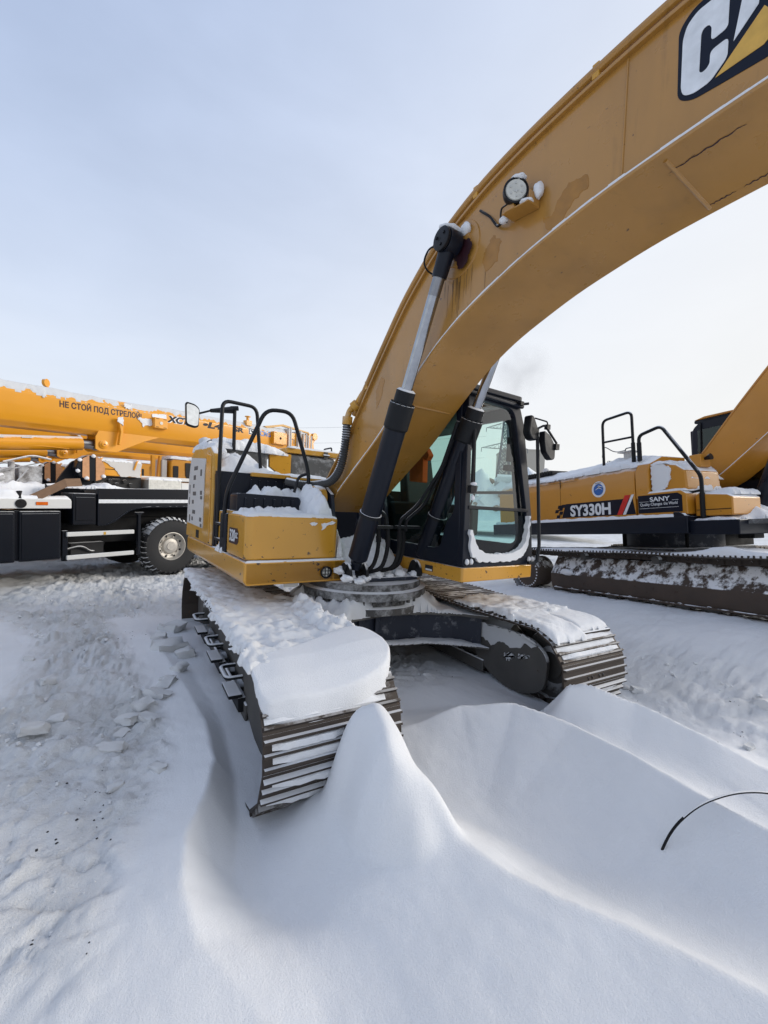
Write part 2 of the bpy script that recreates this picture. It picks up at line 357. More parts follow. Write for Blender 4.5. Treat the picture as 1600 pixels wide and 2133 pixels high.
def text(name, body, mat, parent, o, right, up, size, width=None, extr=0.0012, bold=0.0, shear=0.0, spacing=1.0, rz=0.0):
    """raised lettering as a mesh: starts at o, runs along right, stands along up"""
    cu = bpy.data.curves.new(name, 'FONT'); cu.body = body; cu.size = size; cu.extrude = extr; cu.offset = bold * size; cu.shear = shear; cu.space_character = spacing; cu.resolution_u = 4
    tmp = bpy.data.objects.new(name, cu); col.objects.link(tmp); bpy.context.view_layer.update()
    me = bpy.data.meshes.new_from_object(tmp.evaluated_get(bpy.context.evaluated_depsgraph_get()))
    bpy.data.objects.remove(tmp); bpy.data.curves.remove(cu); me.name = name
    me.materials.clear(); me.materials.append(mat)
    xs = [v.co.x for v in me.vertices]; w0 = max(xs) - min(xs); sx = width / w0 if width else 1.0
    x0_ = min(xs)
    for v in me.vertices: v.co.x = (v.co.x - x0_) * sx
    ob = bpy.data.objects.new(name, me); col.objects.link(ob); ob.parent = parent
    r_, u_ = Vector(right).normalized(), Vector(up); u_ = (u_ - r_ * u_.dot(r_)).normalized(); n_ = r_.cross(u_)
    m = Matrix.Identity(4)
    for i in range(3): m[i][0], m[i][1], m[i][2], m[i][3] = r_[i], u_[i], n_[i], o[i]
    if rz: m = Matrix.Rotation(rz, 4, 'Z') @ m
    ob.matrix_local = m
    return ob
def pdist(poly, X, Y):
    """signed distance (inside positive) from grid points to a polygon"""
    P = np.array(poly, float); n = len(P); d = np.full(X.shape, 1e9); ins = np.zeros(X.shape, bool)
    for i in range(n):
        a, b = P[i], P[(i + 1) % n]; e = b - a; t = np.clip(((X - a[0]) * e[0] + (Y - a[1]) * e[1]) / max(e @ e, 1e-12), 0, 1)
        d = np.minimum(d, np.hypot(X - a[0] - t * e[0], Y - a[1] - t * e[1]))
        c = ((a[1] > Y) != (b[1] > Y)); xx = a[0] + (Y - a[1]) * e[0] / (e[1] if abs(e[1]) > 1e-12 else 1e-12)
        ins ^= c & (X < xx)
    return np.where(ins, d, -d)
def snow_sheet(name, poly, base, thick, edge, parent=None, mat=None, res=0.03, rag=0.03, lump=0.25, seed=1, lscale=6.0, rz=0.0, power=0.5):
    """a closed layer of snow over a polygon (x, y); base: height or function; rounded ragged rim"""
    P = np.array(poly, float); x0, y0 = P.min(0) - rag * 2; x1, y1 = P.max(0) + rag * 2
    xs = np.arange(x0, x1 + res, res); ys = np.arange(y0, y1 + res, res); X, Y = np.meshgrid(xs, ys)
    d = pdist(poly, X, Y) + rag * fbm(X * 9, Y * 9, 3, seed) * 1.3
    t = np.clip(d / edge, 0, 1); prof = (1 - (1 - t) ** 2) ** power
    th = thick(X, Y) if callable(thick) else thick
    B = base(X, Y) if callable(base) else np.full(X.shape, float(base))
    Z = B + th * prof * (1 + lump * fbm(X * lscale, Y * lscale, 5, seed + 3))
    keep = d > -res * .6; ny, nx = X.shape
    Z = np.where(d > 0, Z, B - 0.004)
    idx = -np.ones(X.shape, int); cells = keep[:-1, :-1] & keep[1:, :-1] & keep[:-1, 1:] & keep[1:, 1:]
    used = np.zeros(X.shape, bool)
    for a in (0, 1):
        for b in (0, 1): used[a:ny - 1 + a, b:nx - 1 + b] |= cells
    idx[used] = np.arange(used.sum()); n = used.sum()
    if n == 0: return None
    top = np.c_[X[used], Y[used], Z[used]]; bot = np.c_[X[used], Y[used], np.minimum(B[used] - 0.006, Z[used] - 0.002)]
    j, i = np.nonzero(cells); q = np.c_[idx[j, i], idx[j, i + 1], idx[j + 1, i + 1], idx[j + 1, i]]
    faces = [tuple(r) for r in q] + [tuple(r[::-1] + n) for r in q]
    cnt = {}
    for r in q:
        for k in range(4):
            e = (r[k], r[(k + 1) % 4]); cnt[e] = 1
    for (a, b) in list(cnt):
        if (b, a) not in cnt: faces.append((b, a, a + n, b + n))
    me = bpy.data.meshes.new(name); me.from_pydata(np.r_[top, bot].tolist(), [], [tuple(int(v) for v in f) for f in faces]); me.materials.append(mat or SNOWM)
    me.polygons.foreach_set('use_smooth', [True] * len(me.polygons)); me.set_sharp_from_angle(angle=R(60)); me.update()
    o = bpy.data.objects.new(name, me); col.objects.link(o); o.parent = parent
    if rz: o.rotation_euler.z = rz
    return o
def blob_plate(name, outline, ax, a, b, mat, parent, jit=0.012, seed=0, bevel=0.01, rz=0.0, n=90, smooth=70):
    """a ragged crust stuck on an upright face: jittered outline pushed out of the face"""
    P = np.array(list(outline) + [outline[0]], float); Q = resample(P, n + 1)[:-1]; rng = np.random.default_rng(seed)
    j = rng.normal(0, jit, Q.shape); j = (j + np.roll(j, 1, 0)) * .6; Q = Q + j
    return MB().prism([tuple(p) for p in Q], ax, a, b).build(name, mat, parent, smooth, bevel, 2, rz)

# ================================================================ THE GROUND
S_M = Matrix.Translation((6.031, -0.39, 0.403)) @ (Matrix.Rotation(R(-8.106), 4, 'Z') @ Matrix.Rotation(R(-4.976), 4, 'X') @ Matrix.Rotation(R(-2.263), 4, 'Y'))
K_M = Matrix.Translation((-1.394, 6.003, 0.113)) @ (Matrix.Rotation(R(25.139), 4, 'Z') @ Matrix.Rotation(R(-0.17), 4, 'X') @ Matrix.Rotation(R(-1.415), 4, 'Y'))

def ridge(h, X, Y, pts, wl, wr, kl=1.5, kr=1.5, cr=0.0, cl=0.0):
    """wind-cut snow crest: polyline of (x, y, height); widths left and right of it; cr: how far the right side bulges"""
    P = np.array(pts, float); n = len(P) - 1; D = []; Hs = []; Ts = []; Sd = []
    for i in range(n):
        a, b = P[i, :2], P[i + 1, :2]; e = b - a; L = e @ e
        t = np.clip(((X - a[0]) * e[0] + (Y - a[1]) * e[1]) / L, 0, 1)
        D.append(np.hypot(X - a[0] - t * e[0], Y - a[1] - t * e[1])); Hs.append(P[i, 2] * (1 - t) + P[i + 1, 2] * t); Ts.append((i + t) / n)
        Sd.append(np.sign(e[0] * (Y - a[1]) - e[1] * (X - a[0])))
    D = np.array(D); best = D.min(0); W = np.exp(-(D - best) / .13) + 1e-12; W /= W.sum(0)
    H = (W * np.array(Hs)).sum(0); T = (W * np.array(Ts)).sum(0); side = np.take_along_axis(np.array(Sd), D.argmin(0)[None], 0)[0]
    lin = lambda w: np.interp(T, np.linspace(0, 1, len(w)), w) if isinstance(w, list) else w
    w = np.where(side > 0, lin(wl), lin(wr)); k = np.where(side > 0, kl, kr)
    u = np.clip(best / w, 0, 1); p = (1 - u) ** k
    if np.any(cr):
        c = np.where(side > 0, lin(cr), lin(cl)); p = p * (1 - c) + c * (1 - u ** 2.2) ** 1.7
    return h + np.maximum(H - h, 0) * p, p

LUMP = [(-1.11, -2.15, .66), (-1.09, -2.23, .79), (-1.10, -2.32, .76), (-1.125, -2.41, .67), (-1.12, -2.48, .53), (-1.05, -2.55, .39)]
DRIFT = [(-1.16, -2.14, .36), (-1.06, -2.30, .37), (-.99, -2.48, .355), (-.94, -2.60, .335), (-.88, -2.75, .305), (-.83, -2.95, .305), (-.74, -3.13, .31), (-.61, -3.33, .31), (-.44, -3.68, .31), (-.25, -4.3, .3)]
CTRL = [(-6, -4, .2), (-4.5, -3, .18), (-3.2, -3.5, .12), (-2.2, -4.4, .10), (-2.4, -3.0, .12), (-1.6, -3.2, .12), (-2.9, -1.5, .20), (-2.6, 0, .22), (-2.6, 1.5, .2), (-3.4, 2.5, .16), (-2.4, 3.5, .10), (-4, 5, .12), (-1.5, 5.5, .08),
        (-1.5, -2.05, -.10), (-1.60, -1.25, .16), (-1.5, -1.5, .10), (-1.7, -.5, .22), (-1.72, .5, .2), (-1.2, 0, .12), (-1.4, -.9, .13), (-1.6, -2.2, -.05), (0, 0, .10), (0, -1.0, .10), (.2, -1.4, .12), (-.5, -1.9, .05), (1.2, 0, .08), (1.2, -1.9, .08), (.85, -2.05, .08), (-.35, -2.4, .10), (-.6, -2.35, .12), (-.45, -2.9, .06), (.55, -2.3, .14), (-.9, -3.4, .10), (-1.3, -2.8, .12), (-1.3, -2.5, .10),
        (-.2, -2.7, .06), (-.1, -3.4, .06), (.1, -4.2, .06), (.65, -2.6, .16), (.7, -3.3, .14), (1.7, -2.6, .12), (2.3, -1.5, .16), (2.3, .5, .15), (2.5, 3, .12), (3.3, -3.2, .15), (3.2, -1.5, .20), (0, 3, .08), (0, 5, .1), (1.5, 6, .1), (6, 6, .15), (-8, 0, .2), (-7, 7, .15), (5, -5, .2), (9, 3, .3)]
def ground_h(X, Y, detail=True):
    num = np.zeros(X.shape); den = np.zeros(X.shape)
    for (cx, cy, cz) in CTRL:
        d2 = (X - cx) ** 2 + (Y - cy) ** 2; w = np.exp(-d2 / (2 * .42 ** 2)) + 0.02 * np.exp(-d2 / (2 * 1.5 ** 2)) + 1e-5 / (1 + d2)
        num += w * cz; den += w
    h = num / den
    # bank that carries the excavator behind on the right
    inv = S_M.inverted(); a, b, c, d = (np.array(inv)[2, k] for k in range(4))
    zs = (0.135 - d - a * X - b * Y) / c
    lx = np.array(inv)[0, 0] * X + np.array(inv)[0, 1] * Y + np.array(inv)[0, 2] * zs + np.array(inv)[0, 3]; ly = np.array(inv)[1, 0] * X + np.array(inv)[1, 1] * Y + np.array(inv)[1, 2] * zs + np.array(inv)[1, 3]
    m = sstep(4.6, 2.0, np.abs(lx)) * sstep(4.6, 2.2, np.abs(ly - .2))
    h = h * (1 - m) + zs * m
    sm = np.zeros(X.shape)
    # crest left of the near track
    h, p = ridge(h, X, Y, [(-2.15, 2.2, .16), (-2.0, 1.2, .24), (-1.88, .4, .24), (-1.78, -.4, .22), (-1.73, -1.0, .23), (-1.75, -1.5, .25), (-1.84, -1.8, .26), (-1.96, -2.06, .255), (-2.0, -2.3, .23), (-1.97, -2.55, .19), (-1.83, -2.8, .15)], [.22, .14, .12, .24, .45], [1.1, .9, .9, 1.0, .8], 1.25, 1.4); sm = np.maximum(sm, sstep(.45, .85, p) * .7)
    # big foreground drift with the lump against the track
    h, p = ridge(h, X, Y, DRIFT, [.40, .40, .42, .45, .5, .5], [.42, .62, .78, .88, .95, 1.0], 1.3, 1.25, [.5, .4, .2, 0, 0, 0]); sm = np.maximum(sm, p)
    h, p = ridge(h, X, Y, LUMP, [.22, .25, .28, .29, .25, .20], [.20, .21, .19, .16, .12], 1.2, 1.15, [.95, 1, 1, .95, .7], [.95, .85, .5, .25, .1]); sm = np.maximum(sm, p)
    # second crest, running from under the machine to the right edge of the picture
    h, p = ridge(h, X, Y, [(-.80, -1.55, .06), (-.45, -1.62, .20), (-.05, -1.75, .34), (.22, -2.0, .41), (.33, -2.4, .42), (.33, -2.85, .42), (.30, -3.35, .42), (.28, -4.2, .4)], [.35, .5, .55, .6, .6], [.45, .62, .75, .75, .7], 1.45, 1.3); sm = np.maximum(sm, p)
    # third crest, against the far track
    h, p = ridge(h, X, Y, [(.74, -2.08, .50), (.84, -2.2, .53), (1.0, -2.45, .45), (1.10, -2.82, .38), (1.22, -3.2, .28), (1.35, -3.9, .2)], [.30, .5, .6, .6], [.22, .45, .5, .5], 1.5, 1.4); sm = np.maximum(sm, p)
    # low smooth drift at the left edge
    h, p = ridge(h, X, Y, [(-4.6, 3.6, .2), (-3.9, 2.2, .30), (-3.5, 1.2, .28), (-3.5, .2, .18)], [.9, .9], [.7, .7], 1.6, 1.6); sm = np.maximum(sm, p * 1.5)
    # roughness: trampled, wind-crusted snow away from the drifts
    far = np.hypot(X - CAM[0], Y - CAM[1])
    rg = sstep(-1.75, -2.15, X + .12 * Y) * sstep(-2.9, -1.9, Y) + sstep(1.3, 2.0, X + 0.2 * (Y + 2)) * .55 + sstep(2.0, 3.0, Y)
    rg = np.clip(rg, 0, 1) * (1 - np.clip(sm * 1.7, 0, .96)); 
    rg = np.clip(rg * (0.75 + 0.5 * fbm(X * .9, Y * .9, 3, 41)), 0, 1)
    rg = rg * (1 - np.exp(-(((X + 1.72) / .45) ** 2 + ((Y + 2.0) / .75) ** 2) ** 2))
    bank = m * sstep(.35, .75, m); rg = rg * (1 - .6 * bank)
    rg = np.maximum(rg, 0.55 * sstep(-1.1, -.6, Y) * sstep(1.0, .5, np.abs(X)))
    rg = rg * (.45 + .55 * sstep(1.6, 3.6, far))
    if detail:
        wx, wy = X + .12 * fbm(X * 4, Y * 4, 3, 3), Y + .12 * fbm(X * 4, Y * 4, 3, 5)
        d1, c1 = worley(wx * 5.2, wy * 5.2, 11); d2, c2 = worley(wx * 13, wy * 13, 21)
        chunk = np.clip(.62 - d1, 0, 1) * (c1 > .52) * (.4 + c1) * .13 + np.clip(.6 - d2, 0, 1) * (c2 > .35) * .05
        st = fbm(X * 3.2 + Y * 2.2, Y * 1.2 - X * .8, 4, 8)
        pl = np.zeros(X.shape)
        for fq, sd_, am in ((3.1, 51, .050), (6.5, 56, .034), (14.0, 58, .018)):
            e1, e2, cc, vx, vy = worley(wx * fq, wy * fq * 1.25, sd_, True); pm = sstep(.50, .62, vnoise(X * .9 + fq, Y * .9 - fq, sd_)) if fq < 14 else 1.0
            pl = pl + pm * am * ((cc - .5) * 1.0 + (vx * (cc - .5) + vy * (.5 - (cc * 7 % 1))) * .9 - .55 * np.exp(-((e2 - e1) / .09) ** 2))
        h = h + rg * (0.045 * fbm(X * 1.6, Y * 1.6, 5, 31) + chunk * .8 + pl * 1.5 + .022 * fbm(X * 11, Y * 11, 4, 7, .6) + .02 * st)
        lr = np.exp(-(((X + 1.0) / .16) ** 2 + ((Y + 2.40) / .26) ** 2)); h = h + lr * (.016 * fbm(X * 14, Y * 14, 4, 81) + .006 * fbm(X * 40, Y * 40, 3, 83))
        h = h + (1 - rg) * (.016 * fbm(X * 1.4, Y * 1.4, 3, 61) + .0040 * fbm(X * 9 + Y * 4, Y * 3.0 - X, 3, 71) + .0018 * fbm(X * 30, Y * 24, 3, 73))
    h = h + sstep(14, 60, far) * .35 * fbm(X * .03, Y * .03, 3, 91)
    return h, rg
def axis(core0, core1, step, grow, lim, mid0, mid1, mstep):
    a = list(np.arange(core0, core1 + 1e-6, step))
    def extend(v, sgn, m):
        o = []; s = step
        while True:
            s = min(s * 1.06, mstep) if (v - m) * sgn < 0 else s * grow
            v += sgn * s; o.append(v)
            if abs(v) > lim: return o
    return np.array(extend(a[0], -1, mid0)[::-1] + a + extend(a[-1], 1, mid1))
gx = axis(-3.3, 1.7, .018, 1.13, 2500, -9, 9, .07); gy = axis(-4.1, -.6, .018, 1.13, 2500, -6, 9, .06)
GX, GY = np.meshgrid(gx, gy); GZ, GR = ground_h(GX, GY)
for _ in range(10):                                # soften the steepest part of the lump so that the grid does not show
    Q = GZ.copy(); Q[1:-1, 1:-1] = (GZ[1:-1, 1:-1] * 4 + GZ[:-2, 1:-1] + GZ[2:, 1:-1] + GZ[1:-1, :-2] + GZ[1:-1, 2:]) / 8
    ms = np.clip(np.exp(-((GX + .88) / .20) ** 2 - ((GY + 2.42) / .30) ** 2) * 1.6, 0, 1); GZ = GZ * (1 - ms) + Q * ms
ny, nx = GX.shape
me = bpy.data.meshes.new('snow_ground'); me.vertices.add(nx * ny); me.vertices.foreach_set('co', np.c_[GX.ravel(), GY.ravel(), GZ.ravel()].ravel())
ii = np.arange(nx * ny).reshape(ny, nx); qd = np.stack([ii[:-1, :-1], ii[:-1, 1:], ii[1:, 1:], ii[1:, :-1]], -1).reshape(-1, 4); nq = len(qd)
me.loops.add(nq * 4); me.loops.foreach_set('vertex_index', qd.ravel()); me.polygons.add(nq); me.polygons.foreach_set('loop_start', np.arange(0, nq * 4, 4))
me.polygons.foreach_set('use_smooth', np.ones(nq, bool)); me.materials.append(GROUND); me.update(calc_edges=True)
at = me.attributes.new('rough', 'FLOAT', 'POINT'); at.data.foreach_set('value', GR.ravel().astype(np.float32))
ground = bpy.data.objects.new('snow_ground', me); col.objects.link(ground); tag(ground, kind='structure')
def gz(x, y):
    return float(ground_h(np.array([[x]], float), np.array([[y]], float))[0][0, 0])

# ================================================================ THE OCHRE EXCAVATOR IN FRONT
UR = R(3.484)                                    # the upper body is slewed a little against the tracks
ex = tag(empty('excavator'), 'ochre tracked excavator with a snow slab on its near track and its boom raised overhead', 'excavator', 'tracked excavators parked in the snow')

# ---- tracks
SP = 0.190
def track_path(cyf, cyr, rad, cz, sag=0.012):
    """closed loop of (y, z, ty, tz) along the outside of the chain, every shoe pitch; front (-y) end first"""
    pts = []
    L = cyr - cyf; tot = 2 * L + 2 * math.pi * rad; n = round(tot / SP); st = tot / n; s = 0
    for i in range(n):
        s = i * st
        if s < L: y, z, ty, tz = cyr - s, cz + rad - sag * math.sin(math.pi * s / L * 2) ** 2, -1, 0
        elif s < L + math.pi * rad:
            a = (s - L) / rad; y, z = cyf - rad * math.sin(a), cz + rad * math.cos(a); ty, tz = -math.cos(a), -math.sin(a)
        elif s < 2 * L + math.pi * rad: y, z, ty, tz = cyf + (s - L - math.pi * rad), cz - rad, 1, 0
        else:
            a = (s - 2 * L - math.pi * rad) / rad; y, z = cyr + rad * math.sin(a), cz - rad * math.cos(a); ty, tz = math.cos(a), math.sin(a)
        pts.append((y, z, ty, tz))
    return pts, st
def shoe_mesh(w, st, bar, name):
    m = MB(); h = st * .53
    m.prism([(-h, 0), (h - .02, .004), (h + .006, -.006), (h + .006, -.016), (-h, -.012)], 'x', -w / 2, w / 2)
    for q, hh in ((-.068, bar), (.0, bar * .92), (.066, bar)):
        m.prism([(q - .011, -.002), (q - .008, hh), (q + .006, hh), (q + .012, -.002)], 'x', -w / 2 + .004, w / 2 - .004)
    for bx_ in (-.10, -.05, .05, .10): m.cyl((bx_, .033, -.004), (bx_, .033, .012), .013, 6)
    return m.mesh(name, STEEL, 30)
def chain_mesh(path, w):
    m = MB()
    for (y, z, ty, tz) in path:
        nz, ny_ = ty, -tz                        # pointing inwards when travelling the loop this way
        for sx in (-1, 1):
            c = Vector((sx * .10, y + ny_ * .055, z + nz * .055)); t = Vector((0, ty, tz)); n = Vector((0, ny_, nz))
            q = [c + t * a + n * b for a, b in ((-.105, -.04), (.105, -.04), (.105, .035), (.06, .05), (-.06, .05), (-.105, .035))]
            v = [p + Vector((dx, 0, 0)) for dx in (-.024, .024) for p in q]
            m.add(v, [(0, 1, 2, 3, 4, 5), (11, 10, 9, 8, 7, 6)] + [(i, (i + 1) % 6, 6 + (i + 1) % 6, 6 + i) for i in range(6)])
        m.cyl((-.13, y + ny_ * .065, z + nz * .065), (.13, y + ny_ * .065, z + nz * .065), .028, 6)
    return m
TP, TST = track_path(-1.63, 1.62, .385, .425)
SHOE = shoe_mesh(.84, TST, .030, 'track_shoe')
rng = np.random.default_rng(4)
def place_shoes(parent, path, mesh, mat4=None, jit=.006):
    for (y, z, ty, tz) in path:
        o = bpy.data.objects.new('track_shoe', mesh); col.objects.link(o); o.parent = parent
        a = math.atan2(tz, ty) + rng.normal(0, jit)
        m = Matrix.Translation((0, y, z)) @ Matrix.Rotation(a, 4, 'X')
        # local +y runs along the travel, local +z must look outwards (= left of travel turned by the loop)
        if True: m = m @ Matrix.Rotation(math.pi, 4, 'Y')
        o.matrix_local = m
def wheel_lathe(r, w, hub):
    return [(.02, -w / 2 - .02), (hub, -w / 2 - .02), (hub, -w / 2), (r * .55, -w / 2 + .02), (r * .8, -w / 2), (r, -w / 2), (r + .02, -w * .2), (r + .02, w * .2), (r, w / 2), (r * .8, w / 2), (r * .55, w / 2 - .02), (hub, w / 2), (hub, w / 2 + .02), (.02, w / 2 + .02)]
for sx in (-1, 1):
    X0 = 1.19 * sx; inn = -sx
    tr = chain_mesh(TP, .3).build('track_chain', STEEL, ex, 30); tr.location.x = X0
    place_shoes(tr, TP, SHOE)
    # frame: long box with sloped top, roller guards
    f = MB()
    f.prism([(-.17, .24), (.17, .24), (.20, .36), (.20, .50), (.02, .66), (-.02, .66), (-.20, .50), (-.20, .36)], 'y', -1.12, 1.25)
    f.prism([(-.26, .14), (-.235, .14), (-.235, .27), (-.26, .27)], 'y', -.95, .9); f.prism([(.235, .14), (.26, .14), (.26, .27), (.235, .27)], 'y', -.95, .9)
    fr = f.build('track_frame', FRAME, tr, 30, .012)
    # idler fork: rounded cheek plates either side of the front idler
    for s2 in (-1, 1):
        xx = s2 * .225
        c = MB().prism(fillet2([(-.80, .30), (-.82, .60), (-1.05, .66), (-1.52, .66), (-1.72, .55), (-1.70, .24), (-1.5, .13), (-1.25, .10), (-1.0, .18)], .1, 4), 'x', xx - .02, xx + .02)
        c.build('idler_cheek', FRAME, tr, 30, .006)
    MB().lathe(wheel_lathe(.30, .15, .12), (0, -1.63, .425), (1, 0, 0)).build('idler', FRAME, tr, 30)
    sp = MB().lathe([(.05, -.24), (.21, -.24), (.23, -.20), (.23, .02), (.17, .06), (.05, .06)], (0, 1.62, .425), (1, 0, 0))
    for k in range(21):
        a = 2 * math.pi * k / 21; c, s_ = math.cos(a), math.sin(a)
        sp.add([(x, 1.62 + c * r - s_ * w2, .425 + s_ * r + c * w2) for x in (-.03, .03) for r, w2 in ((.20, -.04), (.33, -.018), (.33, .018), (.20, .04))], [(0, 1, 2, 3), (7, 6, 5, 4), (0, 4, 5, 1), (1, 5, 6, 2), (2, 6, 7, 3), (3, 7, 4, 0)])
    sp.lathe([(.02, -.03), (.26, -.03), (.26, .03), (.02, .03)], (0, 1.62, .425), (1, 0, 0)); sp.build('sprocket', FRAME, tr, 30)
    for k in range(7):
        y = -1.15 + k * .37
        MB().lathe([(.03, -.22), (.06, -.20), (.06, -.16), (.105, -.15), (.105, -.11), (.085, -.10), (.085, .10), (.105, .11), (.105, .15), (.06, .16), (.06, .20), (.03, .22)], (0, y, .185), (1, 0, 0), 16).build('track_roller', FRAME, tr, 30)
    for y in (-.55, .65):
        MB().lathe([(.02, -.2), (.05, -.2), (.05, -.12), (.07, -.11), (.07, .11), (.05, .12), (.02, .14)], (0, y, .665), (1, 0, 0), 14).build('carrier_roller', FRAME, tr, 30)
    if sx > 0:
        xx = -.245
        for i_, o_ in enumerate(([(-.84, .52), (-.9, .64), (-1.5, .66), (-1.62, .60), (-1.45, .57), (-1.30, .50), (-1.18, .53), (-1.05, .44), (-.95, .50)], [(-1.35, .44), (-1.30, .46), (-1.22, .40), (-1.28, .38)], [(-1.52, .50), (-1.42, .47), (-1.40, .44), (-1.50, .47)])):
            blob_plate('stuck_snow', o_, 'x', xx - .008, xx + .002, DUSTY, tr, .012, 60 + i_, .003, n=70)
    # steps and guards on the outer face
    for y in (-.75, .05, .95):
        g = MB(); xo = sx * .27
        g.prism([(y - .16, .20), (y + .16, .20), (y + .13, .30), (y - .13, .30)], 'x', xo - .03, xo + .03)
        g.box(min(xo, xo + sx * .10), max(xo, xo + sx * .10), y - .14, y + .14, .30, .33)
        g.tube(fillet([(xo, y - .13, .46), (xo + sx * .12, y - .13, .46), (xo + sx * .12, y + .13, .46), (xo, y + .13, .46)], .05), .018, 6)
        g.build('frame_step', BLKS, tr, 30, .006)

# ---- car body (X frame): swept arms between the track frames
cb = MB()
arc = [(-.92, -1.02), (-.72, -.80), (-.42, -.62), (0, -.54), (.42, -.62), (.72, -.80), (.92, -1.02)]
arcb = [(.92, 1.0), (.6, .72), (0, .56), (-.6, .72), (-.92, 1.0)]
cb.prism(arc + arcb, 'z', .70, .735); cb.prism([(x, y - .03) for x, y in arc] + arcb, 'z', .40, .425)
cb.build('car_body', FRAME, ex, 30, .006)
cw = MB()
for i in range(len(arc) - 1):
    (xa, ya), (xb_, yb) = arc[i], arc[i + 1]
    cw.add([(xa, ya + .10, .425), (xb_, yb + .10, .425), (xb_, yb + .10, .70), (xa, ya + .10, .70), (xa, ya + .14, .425), (xb_, yb + .14, .425), (xb_, yb + .14, .70), (xa, ya + .14, .70)], [(0, 1, 2, 3), (7, 6, 5, 4), (0, 4, 5, 1), (3, 2, 6, 7), (0, 3, 7, 4), (1, 5, 6, 2)])
cw.box(-.30, -.26, -.52, .4, .425, .70); cw.box(-.10, -.06, -.50, .4, .425, .70)
cw.build('car_body_web', FRAMEB, ex, 30)
# ---- slewing ring with bolts
sr = MB().lathe([(.2, .735), (.66, .735), (.66, .80), (.60, .81), (.60, .87), (.69, .88), (.69, .955), (.63, .965), (.63, 1.03), (.2, 1.03)], (0, 0, 0), (0, 0, 1), 64).build('slewing_ring', RINGM, ex, 30)
bl = MB()
for k in range(40):
    a = 2 * math.pi * k / 40; bl.cyl((.645 * math.cos(a), .645 * math.sin(a), .84), (.645 * math.cos(a), .645 * math.sin(a), .885), .02, 6)
tag(bl.build('ring_bolts', FRAME, sr, 30), kind='stuff')

# ---- upper structure (all in the slewed frame)
def U(m, name, mat, parent=ex, smooth=35, bevel=0.0, seg=2):
    return m.build(name, mat, parent, smooth, bevel, seg, UR if parent is ex else 0.0)
def SH(name, poly, base, thick, edge, parent=ex, **kw):
    return snow_sheet(name, poly, base, thick, edge, parent, rz=UR if parent is ex else 0.0, **kw)

def lump_on(name, c, r, parent, mat=SNOWM, seed=0, sub=3, amp=.25):
    bm = bmesh.new(); bmesh.ops.create_icosphere(bm, subdivisions=sub, radius=1)
    rg_ = np.random.default_rng(seed); off = rg_.uniform(0, 50, 3)
    for v in bm.verts:
        p = np.array(v.co); k = 1 + amp * float(fbm(np.array([p[0] * 2.2 + off[0] + p[2]]), np.array([p[1] * 2.2 + off[1] - p[2] * .7]), 3, seed)[0])
        v.co = Vector((p[0] * r[0] * k, p[1] * r[1] * k, p[2] * r[2] * k))
    me_ = bpy.data.meshes.new(name); bm.to_mesh(me_); bm.free(); me_.materials.append(mat); me_.polygons.foreach_set('use_smooth', [True] * len(me_.polygons))
    o = bpy.data.objects.new(name, me_); col.objects.link(o); o.parent = parent; o.location = c; return o
def RUv(x, y, z): return Matrix.Rotation(UR, 4, 'Z') @ Vector((x, y, z))
# platform skirts
dk = U(MB().prism([(-1.39, 1.075), (-1.355, 1.035), (-.5, 1.035), (-.5, 1.245), (-1.39, 1.245)], 'y', -.276, 2.45).prism([(-.52, 1.035), (-.40, 1.035), (-.385, 1.06), (-.385, 1.245), (-.52, 1.245)], 'y', -.276, .5), 'platform_skirt', YEL, bevel=.022, seg=3)
U(MB().prism([(-.276, 1.232), (-.276, 1.05), (-.262, 1.042), (-.262, 1.24)], 'x', -1.37, -.40), 'skirt_face', YEL, dk, bevel=.003)
lt = U(MB().lathe([(.002, .0), (.052, .0), (.060, .014), (.060, .032), (.05, .036), (.046, .02), (.002, .018)], (-.60, -.268, 1.128), (0, -1, 0), 24), 'deck_light', BLK, dk)
U(MB().lathe([(.001, .0), (.045, .0), (.040, .006), (.001, .008)], (-.60, -.287, 1.128), (0, -1, 0), 20), 'light_lens', LENS, lt)
gr = MB()
for q in (-.016, .016): gr.box(-.60 + q - .003, -.60 + q + .003, -.304, -.299, 1.085, 1.171); gr.box(-.643, -.557, -.3045, -.2995, 1.128 + q - .003, 1.128 + q + .003)
U(gr, 'light_grille', BLK, lt)
U(MB().box(-.98, -.84, -.18, -.17, .985, 1.034), 'mud_flap_tag', WHITE, dk)
# main frame centre
U(MB().prism([(-.40, -.40), (.0, -.46), (.30, -.47), (.42, -.44), (.42, 2.2), (-.40, 2.2)], 'z', 1.035, 1.075).box(-1.2, 1.2, .3, 2.3, 1.05, 1.2), 'main_frame', FRAMEB, bevel=.006)
for x in (-.33, .37): U(MB().prism([(.0, 1.07), (.9, 1.07), (.75, 1.9), (.35, 1.99), (.18, 1.90), (.08, 1.5)], 'x', x - .02, x + .02), 'boom_bracket', FRAMEB, bevel=.006)
for x in (-.38, .46):
    fb = MB()
    for s2 in (-.09, .09): fb.prism(fillet2([(-.57, 1.075), (-.32, 1.075), (-.38, 1.23), (-.47, 1.255), (-.54, 1.19)], .05), 'x', x + s2 - .014, x + s2 + .014)
    fb.cyl((x - .12, -.455, 1.205), (x + .12, -.455, 1.205), .04, 14)
    U(fb, 'cylinder_bracket', BLKS, bevel=.004)
for i, (x, y, z, r) in enumerate([(-.47, -.50, 1.10, .07), (-.30, -.52, 1.09, .06), (-.50, -.40, 1.16, .06), (.36, -.45, 1.09, .06), (.55, -.44, 1.09, .05), (-.40, -.60, 1.085, .05), (-.1, -.40, 1.10, .08), (.2, -.38, 1.10, .08), (.06, -.42, 1.09, .05)]):
    o_ = lump_on('snow_clump', RUv(x, y, z), (r, r * .9, r * .55), ex, seed=200 + i, amp=.6)
